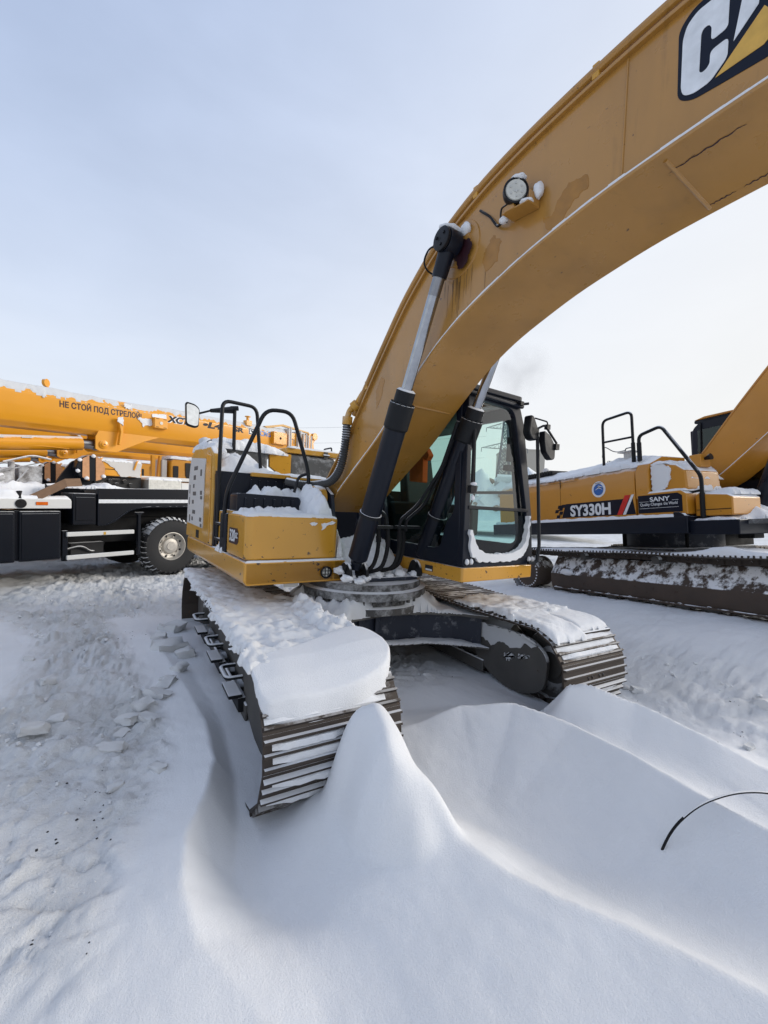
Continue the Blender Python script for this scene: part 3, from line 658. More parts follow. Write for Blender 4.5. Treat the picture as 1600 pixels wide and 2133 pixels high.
# counterweight and engine bay closing the back
U(MB().prism(fillet2([(-1.38, 2.46), (-1.30, 2.75), (-.6, 2.98), (.6, 2.98), (1.30, 2.75), (1.38, 2.46)], .1), 'z', 1.08, 2.08), 'counterweight', YELS, bevel=.05, seg=3)
U(MB().box(-1.36, -.12, 1.08, 2.45, 1.245, 2.08).box(-.12, 1.36, 1.3, 2.45, 1.2, 2.0), 'engine_bay', NAVY, bevel=.02)

# tool box (front right corner)
tb = U(MB().prism(fillet2([(-1.375, .42), (-1.375, -.20), (-1.33, -.25), (-.50, -.25), (-.465, -.22), (-.465, .42)], .05, 5), 'z', 1.258, 1.655), 'tool_box', YEL, bevel=.018, seg=3)
U(MB().prism([(-1.385, .425), (-.6, .425), (-.6, .70), (-1.36, .70), (-1.385, .66)], 'z', 1.25, 1.648), 'step_side', NAVY, bevel=.015)
U(MB().prism(fillet2([(.03, 1.37), (.30, 1.37), (.30, 1.52), (.03, 1.52), (-.02, 1.48), (-.02, 1.40)], .015), 'x', -1.3785, -1.3755), 'model_plate', KDEC, tb)
text('model_lettering', '320', WDEC, tb, (-1.3792, .275, 1.395), (0, -1, 0), (0, 0, 1), .155, .185, bold=.02)
text('model_lettering', 'GC', WDEC, tb, (-1.3792, .078, 1.43), (0, -1, 0), (0, 0, 1), .075, .075, bold=.02)
# snow stuck on the box front
for sd_, o in ((1, [(-.78, 1.600), (-.735, 1.612), (-.70, 1.600), (-.72, 1.580), (-.76, 1.578)]), (2, [(-.66, 1.60), (-.60, 1.605), (-.54, 1.625), (-.505, 1.615), (-.53, 1.59), (-.60, 1.58), (-.63, 1.545), (-.655, 1.538), (-.645, 1.565)])):
    blob_plate('stuck_snow', o, 'y', -.262, -.248, SNOWM, tb, .003, sd_, .004, n=40)
# second step box, ribbed
sb = MB().prism(fillet2([(-1.315, 1.64), (-1.315, 1.835), (-1.295, 1.857), (-.67, 1.845), (-.65, 1.82), (-.65, 1.64)], .02, 3), 'y', .30, .58)
for k in range(6):
    x = -1.235 + k * .098; sb.box(x - .012, x + .012, .282, .302, 1.66, 1.81)
sb.box(-1.06, -1.05, .292, .301, 1.745, 1.755)
U(sb, 'step_box', NAVY, bevel=.008)
U(MB().box(-1.34, -1.28, .38, .7, 1.60, 1.68).box(-1.33, -.5, .42, 1.06, 1.25, 1.66), 'step_tread', YELS, bevel=.01)
# upper wall, its ribs and the ochre sill
nw = MB().box(-1.36, -.06, 1.03, 1.085, 1.245, 2.105)
for k in range(5): nw.box(-.98 + k * .10, -.955 + k * .10, 1.012, 1.032, 1.78, 2.03)
U(nw, 'bay_front_wall', NAVY, bevel=.008)
U(MB().box(-.98, -.50, .985, 1.2, 2.068, 2.115), 'sill_plate', YEL, bevel=.006)
U(MB().box(-.49, .20, 1.0, 1.2, 2.07, 2.10).box(-.46, -.40, .99, 1.0, 2.075, 2.095), 'sill_rail', YELS, bevel=.004)
# ladder in the step well
ld = MB()
for z in (1.33, 1.5): ld.box(-1.36, -1.05, .74, 1.0, z, z + .03)
U(ld, 'ladder_tread', BLKS, bevel=.004)
# right side door with a frosted grille
sdp = [(1.10, 1.245), (1.09, 1.9), (1.12, 2.30), (1.28, 2.40), (2.20, 2.44), (2.45, 2.36), (2.52, 2.05), (2.58, 1.6), (2.62, 1.245)]
sdoor = U(MB().prism(sdp, 'x', -1.385, -1.30), 'side_door', YELS, bevel=.03, seg=3)
U(MB().prism(fillet2([(1.48, 1.42), (1.48, 2.12), (1.42, 2.26), (2.36, 2.33), (2.48, 2.0), (2.50, 1.44)], .04), 'x', -1.399, -1.384), 'frosted_grille', WFROST, sdoor, bevel=.005)
vh = MB()
for (y, z, w, h) in [(2.06, 2.05, .16, .06), (2.1, 1.94, .10, .05), (2.04, 1.84, .22, .05), (1.62, 1.85, .12, .05), (1.60, 1.79, .12, .04), (2.12, 1.73, .12, .05), (2.04, 1.60, .20, .05), (1.60, 1.52, .12, .05), (2.12, 1.51, .10, .05), (1.56, 1.45, .1, .04), (2.36, 1.90, .05, .12), (2.36, 1.74, .05, .10), (2.30, 1.51, .07, .09), (1.66, 2.10, .10, .08), (2.0, 2.17, .25, .05)]:
    for k in range(3):
        vh.box(-1.4015, -1.398, y - w / 2 + w * k / 3, y - w / 2 + w * (k + .8) / 3, z - h / 2, z + h / 2)
tag(U(vh, 'grille_holes', HOLE, sdoor), kind='stuff')
lv = MB()
for k in range(4): lv.box(-1.392, -1.384, 1.72 + k * .045, 1.745 + k * .045, 1.28, 1.38)
U(lv, 'louvre', INT, sdoor)
U(MB().prism([(1.13, 1.27), (1.40, 1.27), (1.40, 2.32), (1.16, 2.28)], 'x', -1.396, -1.384), 'door_edge_panel', YEL, sdoor, bevel=.008)
# hood parts behind the sill
U(MB().prism([(1.55, 2.10), (1.55, 2.47), (1.7, 2.53), (2.5, 2.5), (2.5, 2.05)], 'x', -1.33, -.60), 'air_intake_hood', GREYM, bevel=.04)
U(MB().prism([(-.57, 2.48), (-.26, 2.44), (-.26, 2.10), (-.36, 2.12), (-.56, 2.25)], 'y', 1.60, 1.66), 'hood_side_plate', YEL, bevel=.006)
U(MB().prism([(1.62, 2.14), (1.62, 2.40), (1.70, 2.46), (1.9, 2.46), (1.9, 2.14)], 'x', -.27, .45), 'heat_blanket', GREYM, bevel=.03)
hb = U(MB().box(-.30, .55, 1.66, 2.4, 2.47, 2.55), 'hood_lid', YELS, bevel=.012)
U(MB().box(.26, .32, 1.645, 1.665, 2.44, 2.54).cyl((.24, 1.64, 2.49), (.34, 1.64, 2.49), .014, 8), 'hood_hinge', FRAME, hb)
U(MB().tube(fillet([(.40, 1.7, 2.55), (.40, 1.7, 2.62), (.40, 1.95, 2.62), (.40, 1.95, 2.55)], .04), .012, 8), 'hood_handle', BLK, hb)
# handrails
U(MB().tube(fillet([(-1.34, .95, 1.28), (-1.345, .97, 2.2), (-1.315, 1.08, 2.91), (-.90, 1.16, 2.91), (-.80, 1.20, 2.1)], .10), .0215, 12), 'handrail', BLK)
rb = U(MB().tube(fillet([(-1.385, .55, 1.40), (-1.37, .50, 1.87), (-1.02, .45, 2.755), (-.73, .45, 2.77), (-.50, .45, 2.13), (-.50, .45, 1.84)], .11), .0215, 12), 'handrail', BLK)
U(MB().tube(fillet([(-.645, .50, 1.90), (-.60, .50, 2.08), (-.50, .47, 2.12)], .05), .017, 8), 'grab_handle', BLK, rb)
# right mirror on its stalk
mi = U(MB().tube(fillet([(-1.06, 1.5, 2.40), (-1.07, 1.5, 2.93)], .02), .022, 10).tube([(-1.03, 1.49, 2.93), (-1.12, 1.5, 2.915)], .03, 8).tube([(-1.10, 1.5, 2.90), (-1.36, 1.48, 2.845)], [.045, .022], 8).tube([(-1.36, 1.48, 2.845), (-1.485, 1.46, 2.79)], .012, 8), 'mirror_stalk', BLK)
mo = fillet2([(-1.645, 2.905), (-1.535, 2.885), (-1.485, 2.84), (-1.490, 2.625), (-1.53, 2.61), (-1.63, 2.63)], .035, 4)
U(MB().prism(mo, 'y', 1.44, 1.50), 'mirror_housing', BLK, mi, bevel=.008)
cmx = np.mean(mo, 0); U(MB().prism([tuple(cmx + (np.array(p) - cmx) * .86) for p in mo], 'y', 1.436, 1.441), 'mirror_face', MIRR, mi)

# ---- boom
TOPL = smoothline([(.42, 2.045), (-.02, 2.47), (-.27, 2.77), (-.42, 2.94), (-.62, 3.17), (-.80, 3.36), (-.96, 3.54), (-1.31, 3.805), (-1.50, 3.915), (-1.82, 4.035), (-2.18, 4.11), (-2.66, 4.165), (-3.07, 4.19), (-3.6, 4.17), (-4.3, 4.08), (-5.0, 3.95)], 72, 4)
BOTL = smoothline([(.40, 1.72), (.08, 1.965), (-.30, 2.225), (-.643, 2.455), (-1.02, 2.79), (-1.387, 3.080), (-1.671, 3.235), (-2.176, 3.415), (-2.70, 3.53), (-3.043, 3.565), (-3.386, 3.595), (-4.0, 3.62), (-5.0, 3.62)], 72, 4)
XN, XF = -.275, .325
def strips(L1, L2, xa, xb_):
    """box between two profile lines"""
    n = len(L1); v = []
    for x in (xa, xb_): v += [(x, a, b) for a, b in L1] + [(x, a, b) for a, b in L2]
    f = []
    for i in range(n - 1):
        f += [(i, i + 1, n + i + 1, n + i), (2 * n + i + 1, 2 * n + i, 3 * n + i, 3 * n + i + 1), (i + 1, i, 2 * n + i, 2 * n + i + 1), (n + i, n + i + 1, 3 * n + i + 1, 3 * n + i)]
    f += [(0, n, 3 * n, 2 * n), (n - 1, 3 * n - 1, 4 * n - 1, 2 * n - 1)]
    return v, f
def normal_off(L, d):
    t = np.gradient(L, axis=0); t /= np.hypot(*t.T)[:, None]; return L + np.c_[-t[:, 1], t[:, 0]] * d
boom = U(MB().add(*strips(TOPL, BOTL, XN, XF)), 'boom', YELB, smooth=25)
TO = normal_off(TOPL, -.022); BO = normal_off(BOTL, .020)
U(MB().add(*strips(TO if TO[40][1] > TOPL[40][1] else normal_off(TOPL, .022), TOPL, XN - .028, XF + .028)), 'top_flange', YELB, boom, 25, .004)
BB = BO if BO[40][1] < BOTL[40][1] else normal_off(BOTL, -.020)
U(MB().add(*strips(BOTL, BB, XN - .026, XF + .026)), 'bottom_flange', YELB, boom, 25, .004)
# weld seams and wear strips under the boom
def on_bot(y, off=0.0):
    i = int(np.argmin(np.abs(BB[:, 0] - y))); return (BB[i][0], BB[i][1] - off)
for y in (-.95, -2.98):
    a, b = on_bot(y - .012), on_bot(y + .012); U(MB().tube([(XN + .03, a[0], a[1] + .002), (XF - .03, a[0], a[1] + .002)], .011, 8), 'weld_bead', YELB, boom)
U(MB().tube([(XN - .002, -2.80, 3.555), (XN - .002, -2.80, 4.17)], .005, 6), 'weld_bead', YELB, boom)
sc = MB()
def rust_line(pts, x, w, seed):
    rg_ = random.Random(seed)
    for (ya, yb) in pts:
        n = 40; prev = None
        for k in range(n + 1):
            y = ya + (yb - ya) * k / n; xx = x + .004 * math.sin(k * .8 + seed) + rg_.uniform(-.0015, .0015); ww = w * (.15 + .85 * math.sin(math.pi * k / n) ** .5) * rg_.uniform(.5, 1.1); (p_, z_) = on_bot(y, .0)
            z_ = float(np.interp(-y, -BB[:, 0], BB[:, 1])) - .0015
            cur = [(xx - ww, y, z_), (xx + ww, y, z_)]
            if prev: sc.add(prev + cur, [(0, 1, 3, 2)])
            prev = cur
rust_line([(-2.97, -3.28)], XN + .12, .006, 1); rust_line([(-3.0, -3.12), (-3.15, -3.3)], XF - .06, .006, 2)
tag(U(sc, 'scrape_mark', KDEC, boom, 0), kind='stuff')
# pin boss with the grease stain and rings
U(MB().lathe([(.002, 0), (.205, 0), (.20, .010), (.13, .014), (.125, .03), (.002, .03)], (XN + .002, -1.60, 3.745), (-1, 0, 0), 40), 'pin_boss', YELB, boom, 30)
st = blob_plate('grease_stain', [(-1.665 + .085 * math.cos(t) * (1 + .25 * math.sin(3 * t)), 3.675 + .105 * math.sin(t)) for t in np.linspace(0, 6.1, 24)], 'x', XN - .0315, XN - .034, KDEC, boom, .005, 3, 0)
os_ = MB(); rgs = random.Random(21)
for k in range(26):
    y = -1.62 + rgs.gauss(0, .10); z1 = 3.62 - rgs.random() * .12; L_ = .05 + rgs.random() ** 2 * .30; w_ = .0012 + rgs.random() * .003
    os_.add([(XN - .0012, y - w_, z1), (XN - .0012, y + w_, z1), (XN - .0012, y + w_ * .3, z1 - L_), (XN - .0012, y - w_ * .3, z1 - L_)], [(0, 1, 2, 3)])
tag(U(os_, 'oil_streaks', STREAK, boom, 0), kind='stuff')
U(MB().tube([(-.47, -1.605, 3.758), (.55, -1.605, 3.758)], .045, 16), 'boom_pin', BLKS, boom)
# snow caught on the lower lip of the boom plate and bits on the top
lip = MB(); rgl = random.Random(5)
for i in range(4, 71):
    if BOTL[i][0] < -4.2: break
    h0, h1 = .010 + rgl.random() * .006, .010 + rgl.random() * .006
    (a, b), (c, d) = BOTL[i], BOTL[i + 1]
    w0 = .024
    lip.add([(XN - w0, a, b), (XN - .001, a, b), (XN - .001, a, b + h0 * 1.6), (XN - w0, a, b + h0), (XN - w0, c, d), (XN - .001, c, d), (XN - .001, c, d + h0 * 1.6), (XN - w0, c, d + h0)], [(0, 1, 2, 3), (7, 6, 5, 4), (3, 2, 6, 7), (0, 3, 7, 4), (0, 4, 5, 1), (1, 5, 6, 2)])
U(lip, 'lip_snow', SNOWM, boom, 50)
# pipes along the top edge
pp = normal_off(TOPL, .072); pp = pp if pp[40][1] > TOPL[40][1] else normal_off(TOPL, -.072)
path = [(XN - .012, a, b) for a, b in pp[10:66]]
U(MB().tube(path, .027, 10).tube([(x + .075, y, z) for x, y, z in path], .027, 10), 'boom_pipe', YELB, boom)
cl = MB()
for i in (14, 30, 34, 44, 56): cl.box(XN - .03, XN + .12, pp[i][0] - .02, pp[i][0] + .02, pp[i][1] - .05, pp[i][1] + .032)
cl.box(XN + .0, XN + .06, pp[49][0] - .035, pp[49][0] + .035, pp[49][1] + .02, pp[49][1] + .05)
tag(U(cl, 'pipe_clamp', YELS, boom, bevel=.004), kind='stuff')
# the lettering on the boom side: navy backing, silver C and A, gold triangle
lx = XN - .0015
U(MB().prism(fillet2([(-3.035, 4.10), (-3.09, 4.155), (-3.20, 4.165), (-3.62, 4.15), (-3.64, 3.74), (-3.42, 3.74), (-3.39, 3.70), (-3.21, 3.715), (-3.105, 3.725), (-3.045, 3.77)], .035, 5), 'x', lx - .0006, lx + .0012), 'emblem_backing', NDEC, boom, 0)
U(MB().prism(fillet2([(-3.055, 4.04), (-3.07, 4.095), (-3.11, 4.125), (-3.18, 4.125), (-3.232, 4.09), (-3.232, 3.945), (-3.170, 3.938), (-3.170, 4.000), (-3.158, 4.022), (-3.138, 4.022), (-3.130, 4.005), (-3.130, 3.835), (-3.140, 3.822), (-3.158, 3.825), (-3.170, 3.84), (-3.170, 3.895), (-3.236, 3.90), (-3.236, 3.815), (-3.175, 3.755), (-3.11, 3.752), (-3.07, 3.772), (-3.058, 3.81)], .02, 4), 'x', lx - .0026, lx - .0008), 'emblem_letter', WDEC, boom, 0)
U(MB().prism([(-3.255, 3.865), (-3.292, 4.13), (-3.42, 4.13), (-3.50, 3.76), (-3.43, 3.76), (-3.415, 3.83), (-3.36, 3.95), (-3.34, 4.02), (-3.335, 3.95)], 'x', lx - .0026, lx - .0008), 'emblem_letter', WDEC, boom, 0)
U(MB().prism([(-3.195, 3.757), (-3.355, 3.925), (-3.40, 3.85), (-3.40, 3.795), (-3.36, 3.762)], 'x', lx - .0026, lx - .0008), 'emblem_triangle', YDEC, boom, 0)
# boom work light on its bracket
wl = U(MB().prism([(-2.30, 3.672), (-2.10, 3.692), (-2.10, 3.702), (-2.30, 3.682)], 'x', XN - .115, XN - .002).prism([(-2.30, 3.675), (-2.30, 3.75), (-2.29, 3.75), (-2.29, 3.675)], 'x', XN - .10, XN - .002).prism([(-2.20, 3.685), (-2.12, 3.69), (-2.13, 3.73), (-2.19, 3.725)], 'x', XN - .12, XN - .06), 'light_bracket', YELB, boom, 30, .004)
la = Vector((-.62, -.78, -.06))
U(MB().lathe([(.002, -.055), (.055, -.05), (.072, -.02), (.077, .0), (.077, .030), (.068, .034), (.066, .026), (.002, .026)], (XN - .10, -2.185, 3.790), la, 28), 'work_light', BLK, boom, 30)
U(MB().lathe([(.001, .026), (.065, .026), (.06, .033), (.001, .035)], (XN - .10, -2.185, 3.790), la, 24), 'lamp_lens', LENS, boom, 30)
U(MB().tube(fillet([(XN - .09, -2.11, 3.76), (XN - .06, -2.04, 3.79), (XN - .05, -2.03, 3.72), (XN - .04, -2.08, 3.69)], .03), .006, 6).tube(fillet([(XN - .05, -2.05, 3.70), (XN - .02, -1.98, 3.715), (XN - .01, -1.90, 3.83), (XN - .01, -1.80, 3.925)], .03), .009, 6), 'lamp_cable', BLKS, boom)
for i, (c, r) in enumerate([((XN - .09, -2.19, 3.868), (.050, .065, .020)), ((XN - .04, -2.31, 3.76), (.03, .03, .05)), ((XN - .09, -2.27, 3.69), (.04, .04, .012)), ((XN - .05, -2.06, 3.705), (.028, .032, .020)),
                            ((XN - .10, -1.60, 3.845), (.10, .065, .035)), ((XN - .03, -1.68, 3.85), (.03, .05, .045))]):
    lump_on('snow_clump', c, r, boom, seed=i)
ld_ = MB(); lav = la.normalized(); lu = lav.orthogonal().normalized(); lw_ = lav.cross(lu); lc_ = Vector((XN - .10, -2.185, 3.790)) + lav * .034
for k in range(9):
    a = 2 * math.pi * k / 6; q = lc_ + ((lu * math.cos(a) + lw_ * math.sin(a)) * .038 if k < 6 else (lu * math.cos(a) + lw_ * math.sin(a)) * .013); ld_.cyl(q, q + lav * .003, .0065, 8)
tag(U(ld_, 'lamp_diodes', ALU, boom, 30), kind='stuff')
for sd_, o in ((31, [(-2.33, 3.60), (-2.40, 3.58), (-2.42, 3.66), (-2.50, 3.72), (-2.60, 3.70), (-2.62, 3.62), (-2.52, 3.585), (-2.44, 3.50), (-2.36, 3.51)]), (32, [(-1.86, 3.62), (-1.93, 3.70), (-2.0, 3.62), (-1.97, 3.50), (-1.88, 3.47), (-1.83, 3.55)]), (33, [(-.52, 2.9), (-.60, 3.02), (-.66, 2.98), (-.62, 2.82), (-.54, 2.72)])):
    blob_plate('wet_patch', o, 'x', XN - .0016, XN + .001, WET, boom, .006, sd_, 0, n=60)
# corrugated hose from the sill up to the boom pipe
hp = fillet([(-.62, .80, 2.03), (-.45, .60, 1.99), (-.36, .18, 2.02), (-.35, -.02, 2.16), (-.345, -.08, 2.40), (-.345, -.10, 2.66)], .16, 8)
hp2 = [tuple(p) for p in hp]; dd = np.r_[0, np.cumsum(np.linalg.norm(np.diff(np.array(hp2), axis=0), axis=1))]
tt = np.arange(0, dd[-1], .0125); hp3 = np.c_[[np.interp(tt, dd, np.array(hp2)[:, k]) for k in range(3)]].T
rr = [.046 if (i % 2 or i < 14) else .036 for i in range(len(hp3))]
U(MB().tube([tuple(p) for p in hp3], rr, 14), 'corrugated_hose', HOSE, smooth=60)
U(MB().tube([(-.345, -.10, 2.62), (-.345, -.105, 2.70)], .052, 14).tube(fillet([(-.345, -.105, 2.70), (-.335, -.13, 2.77), (-.30, -.21, 2.83)], .04), .03, 10).cyl((-.325, -.175, 2.79), (-.30, -.215, 2.825), .052, 14).tube(fillet([(-.30, -.21, 2.83), (-.27, -.30, 2.95), (XN + .02, pp[10][0], pp[10][1])], .05), .030, 10), 'hose_coupling', YELS)

# ---- boom cylinders
def boom_cylinder(x, foot, eye):
    f, e = Vector((x, *foot)), Vector((x, *eye)); d = (e - f).normalized(); gl = f + d * ((e - f).length * .585)
    b = U(MB().tube([f - d * .02, f + d * .06, f + d * .10, gl - d * .26], [.05, .055, .094, .094], 24), 'boom_cylinder', NAVYC, ex, 30)
    h = U(MB().tube([gl - d * .27, gl - d * .25, gl - d * .05, gl - d * .049, gl + d * .06, gl + d * .065], [.094, .107, .107, .082, .082, .055], 24), 'cylinder_head', BLKS, b, 30)
    U(MB().tube([gl, e - d * .36], .046, 20), 'rod', CHROME, b, 30); U(MB().tube([e - d * .37, e - d * .22], .047, 20), 'worn_rod_end', CHROMED, b, 30)
    U(MB().tube([e - d * .24, e - d * .03], [.058, .064], 20).lathe([(.01, -.055), (.088, -.055), (.09, -.05), (.09, .055), (.01, .055)], e, (1, 0, 0), 28), 'rod_eye', NAVYC, b, 30)
    s_ = -1 if x < 0 else 1
    cap = MB().lathe([(.005, .0), (.078, .0), (.084, .008), (.084, .028), (.07, .034), (.005, .03)], e + Vector((s_ * .055, 0, 0)), (s_, 0, 0), 28)
    for k in range(3):
        a = 2.1 * k + .4; cap.cyl(e + Vector((s_ * .085, .045 * math.cos(a), .045 * math.sin(a))), e + Vector((s_ * .098, .045 * math.cos(a), .045 * math.sin(a))), .012, 6)
    U(cap, 'pin_cap', BLK, b, 30)
    bo = MB(); up = d.orthogonal().normalized(); w = d.cross(up)
    for k in range(12):
        a = 2 * math.pi * k / 12; c = gl - d * .05 + (up * math.cos(a) + w * math.sin(a)) * .094; bo.cyl(c, c + d * .014, .009, 6)
    U(bo, 'head_bolts', BLK, b, 30)
    # clamp ring and feed pipe
    p1 = f + (gl - f) * .34
    U(MB().tube([p1 - d * .016, p1 + d * .016], .104, 24), 'pipe_clamp', BLKS, b, 30)
    q = Vector((-.02, .10, .03)) if x > 0 else Vector((.04, .085, .03))
    fp = fillet([gl - d * .12 + q * .9, gl - d * .2 + q * 1.25, p1 + d * .25 + q * 1.25, p1 + q * 1.2], .06)
    U(MB().tube(fp, .016, 8), 'feed_pipe', BLKS, b, 40)
    sv = MB().tube([gl + d * .062, gl + d * .075], [.078, .06], 20); U(sv, 'gland_snow', SNOWM, b, 40)
    return f, gl, e
boom_cylinder(-.385, (-.475, 1.205), (-1.60, 3.758)); boom_cylinder(.465, (-.42, 1.205), (-1.585, 3.758))
U(MB().tube(fillet([(-.46, -1.56, 3.72), (-.46, -1.46, 3.76), (-.44, -1.37, 3.70), (-.42, -1.40, 3.62), (-.34, -1.42, 3.60)], .07, 6), .007, 6), 'grease_line', RUB, boom)
# feed hoses in the middle
hs = MB()
for x, y0 in ((-.155, -.50), (-.065, -.53), (.10, -.50), (.18, -.46)):
    hs.tube(fillet([(x, y0, 1.56), (x - .01, y0 - .03, 1.36), (x - .06, y0 - .01, 1.17), (x - .17, y0 + .12, 1.13)], .12, 6), .021, 10)
    hs.tube([(x + .002, y0, 1.50), (x, y0 - .01, 1.44)], .027, 10)
U(hs, 'hydraulic_hose', RUB)
pb = MB().box(-.30, -.02, -.56, -.50, 1.575, 1.605).box(.06, .36, -.52, -.46, 1.575, 1.605)
for x, s_ in ((-.155, -.28), (-.065, -.30)): pb.tube(fillet([(x, -.50, 1.55), (x, -.49, 1.70), (x - .10, -.50, 1.76), (-.29, -.56, 1.64)], .09, 6), .02, 10)
for x in (.10, .18): pb.tube(fillet([(x, -.50, 1.55), (x, -.50, 1.66), (x + .14, -.60, 1.82), (.335 + x * .25, -.80, 2.2), (.335 + x * .25, -1.0, 2.64)], .08, 6), .017, 8)
U(pb, 'pipe_bracket', BLKS, bevel=0)
# swivel lump and boom-foot pin seen past the tool box
U(MB().lathe([(.01, 0), (.13, 0), (.14, .03), (.14, .11), (.10, .13), (.01, .13)], (-.50, .33, 1.85), (1, .1, 0), 24), 'boom_foot_pin', YELS, bevel=.004)
U(MB().tube(fillet([(-.55, .30, 1.72), (-.53, .22, 1.80), (-.53, .26, 1.92), (-.50, .40, 1.98)], .06), .022, 8), 'pin_hose', RUBS)

# ---- cab
def lean(q):                                     # screen leans back a little, the outer side leans in
    x, y, z = q; t = (z - 1.25) / 1.7
    return [x, y + .07 * t, z]
FO = fillet2([(.39, 1.255), (1.425, 1.255), (1.40, 1.75), (1.255, 2.70), (1.17, 2.93), (1.05, 2.965), (.43, 2.975)], .04, 4)
FI = fillet2([(.475, 1.33), (1.315, 1.33), (1.335, 1.60), (1.30, 1.85), (1.10, 2.80), (1.04, 2.86), (.475, 2.885)], .13, 6)
cab = U(MB().ring(FO, FI, 'y', -1.13, -1.05, lean), 'cab', NAVY, smooth=30, bevel=.008)
SO = [(-1.07, 1.255), (.62, 1.255), (.62, 2.93), (-1.0, 2.975)]
SI = fillet2([(-.93, 2.84), (-.97, 1.78), (-.86, 1.66), (-.80, 1.43), (-.70, 1.40), (.45, 1.42), (.48, 2.84)], .06, 4)
U(MB().ring(SO, SI, 'x', .395, .455), 'cab_side', NAVY, cab, 30, .008)
def lean2(q):
    x, y, z = q; return [1.41 - (z - 1.25) * .125 + (x - 1.41), y, z]
DO = [(-1.07, 1.255), (.62, 1.255), (.62, 2.93), (-1.0, 2.96)]
DI = fillet2([(-.90, 2.80), (-.96, 1.45), (.45, 1.45), (.48, 2.80)], .12, 5)
U(MB().ring(DO, DI, 'x', 1.38, 1.43, lean2), 'cab_door', NAVY, cab, 30, .008)
RO = [(.40, 1.25), (1.41, 1.25), (1.21, 2.93), (.40, 2.95)]; RI = fillet2([(.50, 2.0), (1.26, 2.0), (1.18, 2.78), (.50, 2.80)], .08)
U(MB().ring(RO, RI, 'y', .56, .62), 'cab_back', NAVY, cab, 30, .006)
hatch = fillet2([(.56, -.80), (1.04, -.80), (1.04, .25), (.56, .25)], .06)
U(MB().ring(fillet2([(.385, -1.085), (1.195, -1.085), (1.195, .63), (.385, .63)], .05), hatch, 'z', 2.952, 3.008).prism([(.395, 2.90), (1.185, 2.88), (1.20, 2.915), (.40, 2.935)], 'y', -1.105, -1.07), 'cab_roof', NAVY, cab, 30, .012)
U(MB().ring([(.46, -1.03), (1.17, -1.03), (1.17, .55), (.46, .55)], hatch, 'z', 2.925, 2.945), 'headliner', CEIL, cab)
hv_ = [(x, y, 2.985) for x, y in hatch]; U(MB().add(hv_, [tuple(range(len(hv_)))]), 'roof_window', GFR, cab, 0)
U(MB().prism([(.46, 2.91), (.46, 2.62), (.52, 2.56), (.56, 2.91)], 'y', -1.0, -.2), 'roof_trim', CEIL, cab)
U(MB().box(.42, 1.40, -1.06, .58, 1.245, 1.275), 'cab_floor', INT, cab)
def lerp_glass(pts, ax, t, mat, name, sh=None):
    m = MB(); n = len(pts)
    P = {'x': lambda p: [t, p[0], p[1]], 'y': lambda p: [p[0], t, p[1]]}[ax]
    v = [P(p) for p in pts]; v = [sh(q) if sh else q for q in v]; m.add(v, [tuple(range(n))])
    return U(m, name, mat, cab, 0)
def grow(poly, k):
    c = np.mean(np.array(poly), 0); return [tuple(c + (np.array(p) - c) * k) for p in poly]
up_ = [(.445, 1.84), (1.335, 1.83), (1.13, 2.82), (1.07, 2.895), (.445, 2.91)]
lo_ = [(.445, 1.30), (1.345, 1.30), (1.36, 1.60), (1.335, 1.81), (.445, 1.82)]
lerp_glass(up_, 'y', -1.10, GFR, 'windscreen', lean); lerp_glass(lo_, 'y', -1.10, GTEAL, 'lower_windscreen', lean)
lerp_glass(grow(SI, 1.02), 'x', .425, GDARK, 'side_window')
lerp_glass(grow(DI, 1.02), 'x', 1.405, GTEAL, 'door_window', lean2); lerp_glass(grow(RI, 1.02), 'y', .59, GTEAL, 'rear_window')
U(MB().box(.45, 1.335, -1.115, -1.075, 1.808, 1.842), 'windscreen_bar', BLK, cab, 30, .005)
U(MB().tube([lean2([1.41, -.22, 1.46]), lean2([1.41, -.22, 2.80])], .022, 6).box(1.30, 1.40, -.96, .45, 2.0, 2.03), 'door_bar', BLK, cab)
# inside: seat, consoles, levers, monitor
seat = U(MB().prism(fillet2([(-.30, 1.60), (.22, 1.60), (.30, 1.75), (.38, 2.42), (.28, 2.45), (.12, 1.78), (-.30, 1.74)], .04), 'x', .68, 1.14), 'seat', INT, cab, 40, .03)
U(MB().prism(fillet2([(.30, 2.44), (.40, 2.44), (.44, 2.66), (.35, 2.68)], .03), 'x', .78, 1.04), 'headrest', INT, cab, 40, .02)
U(MB().box(.50, .64, -.45, .3, 1.5, 1.86).box(1.17, 1.30, -.45, .3, 1.5, 1.86), 'console', INT, cab, 30, .03)
for x in (.57, 1.235):
    U(MB().tube([(x, -.36, 1.86), (x, -.42, 2.0)], .012, 8).tube([(x, -.42, 2.0), (x, -.43, 2.09)], [.02, .028], 10), 'joystick', INT, cab, 40)
pd = MB()
for x in (.72, .84):
    pd.tube(fillet([(x, -.72, 1.30), (x, -.74, 1.62), (x - .10, -.80, 1.98)], .06), .014, 8); pd.box(x - .06, x + .06, -.86, -.66, 1.32, 1.345)
U(pd, 'pedal_lever', INT, cab)
U(MB().box(1.15, 1.245, -.99, -.93, 2.34, 2.60).tube([(1.20, -.95, 2.40), (1.27, -1.0, 2.40)], .018, 8).box(1.12, 1.28, -1.0, -.92, 2.24, 2.30), 'monitor', INT, cab, 30, .012)
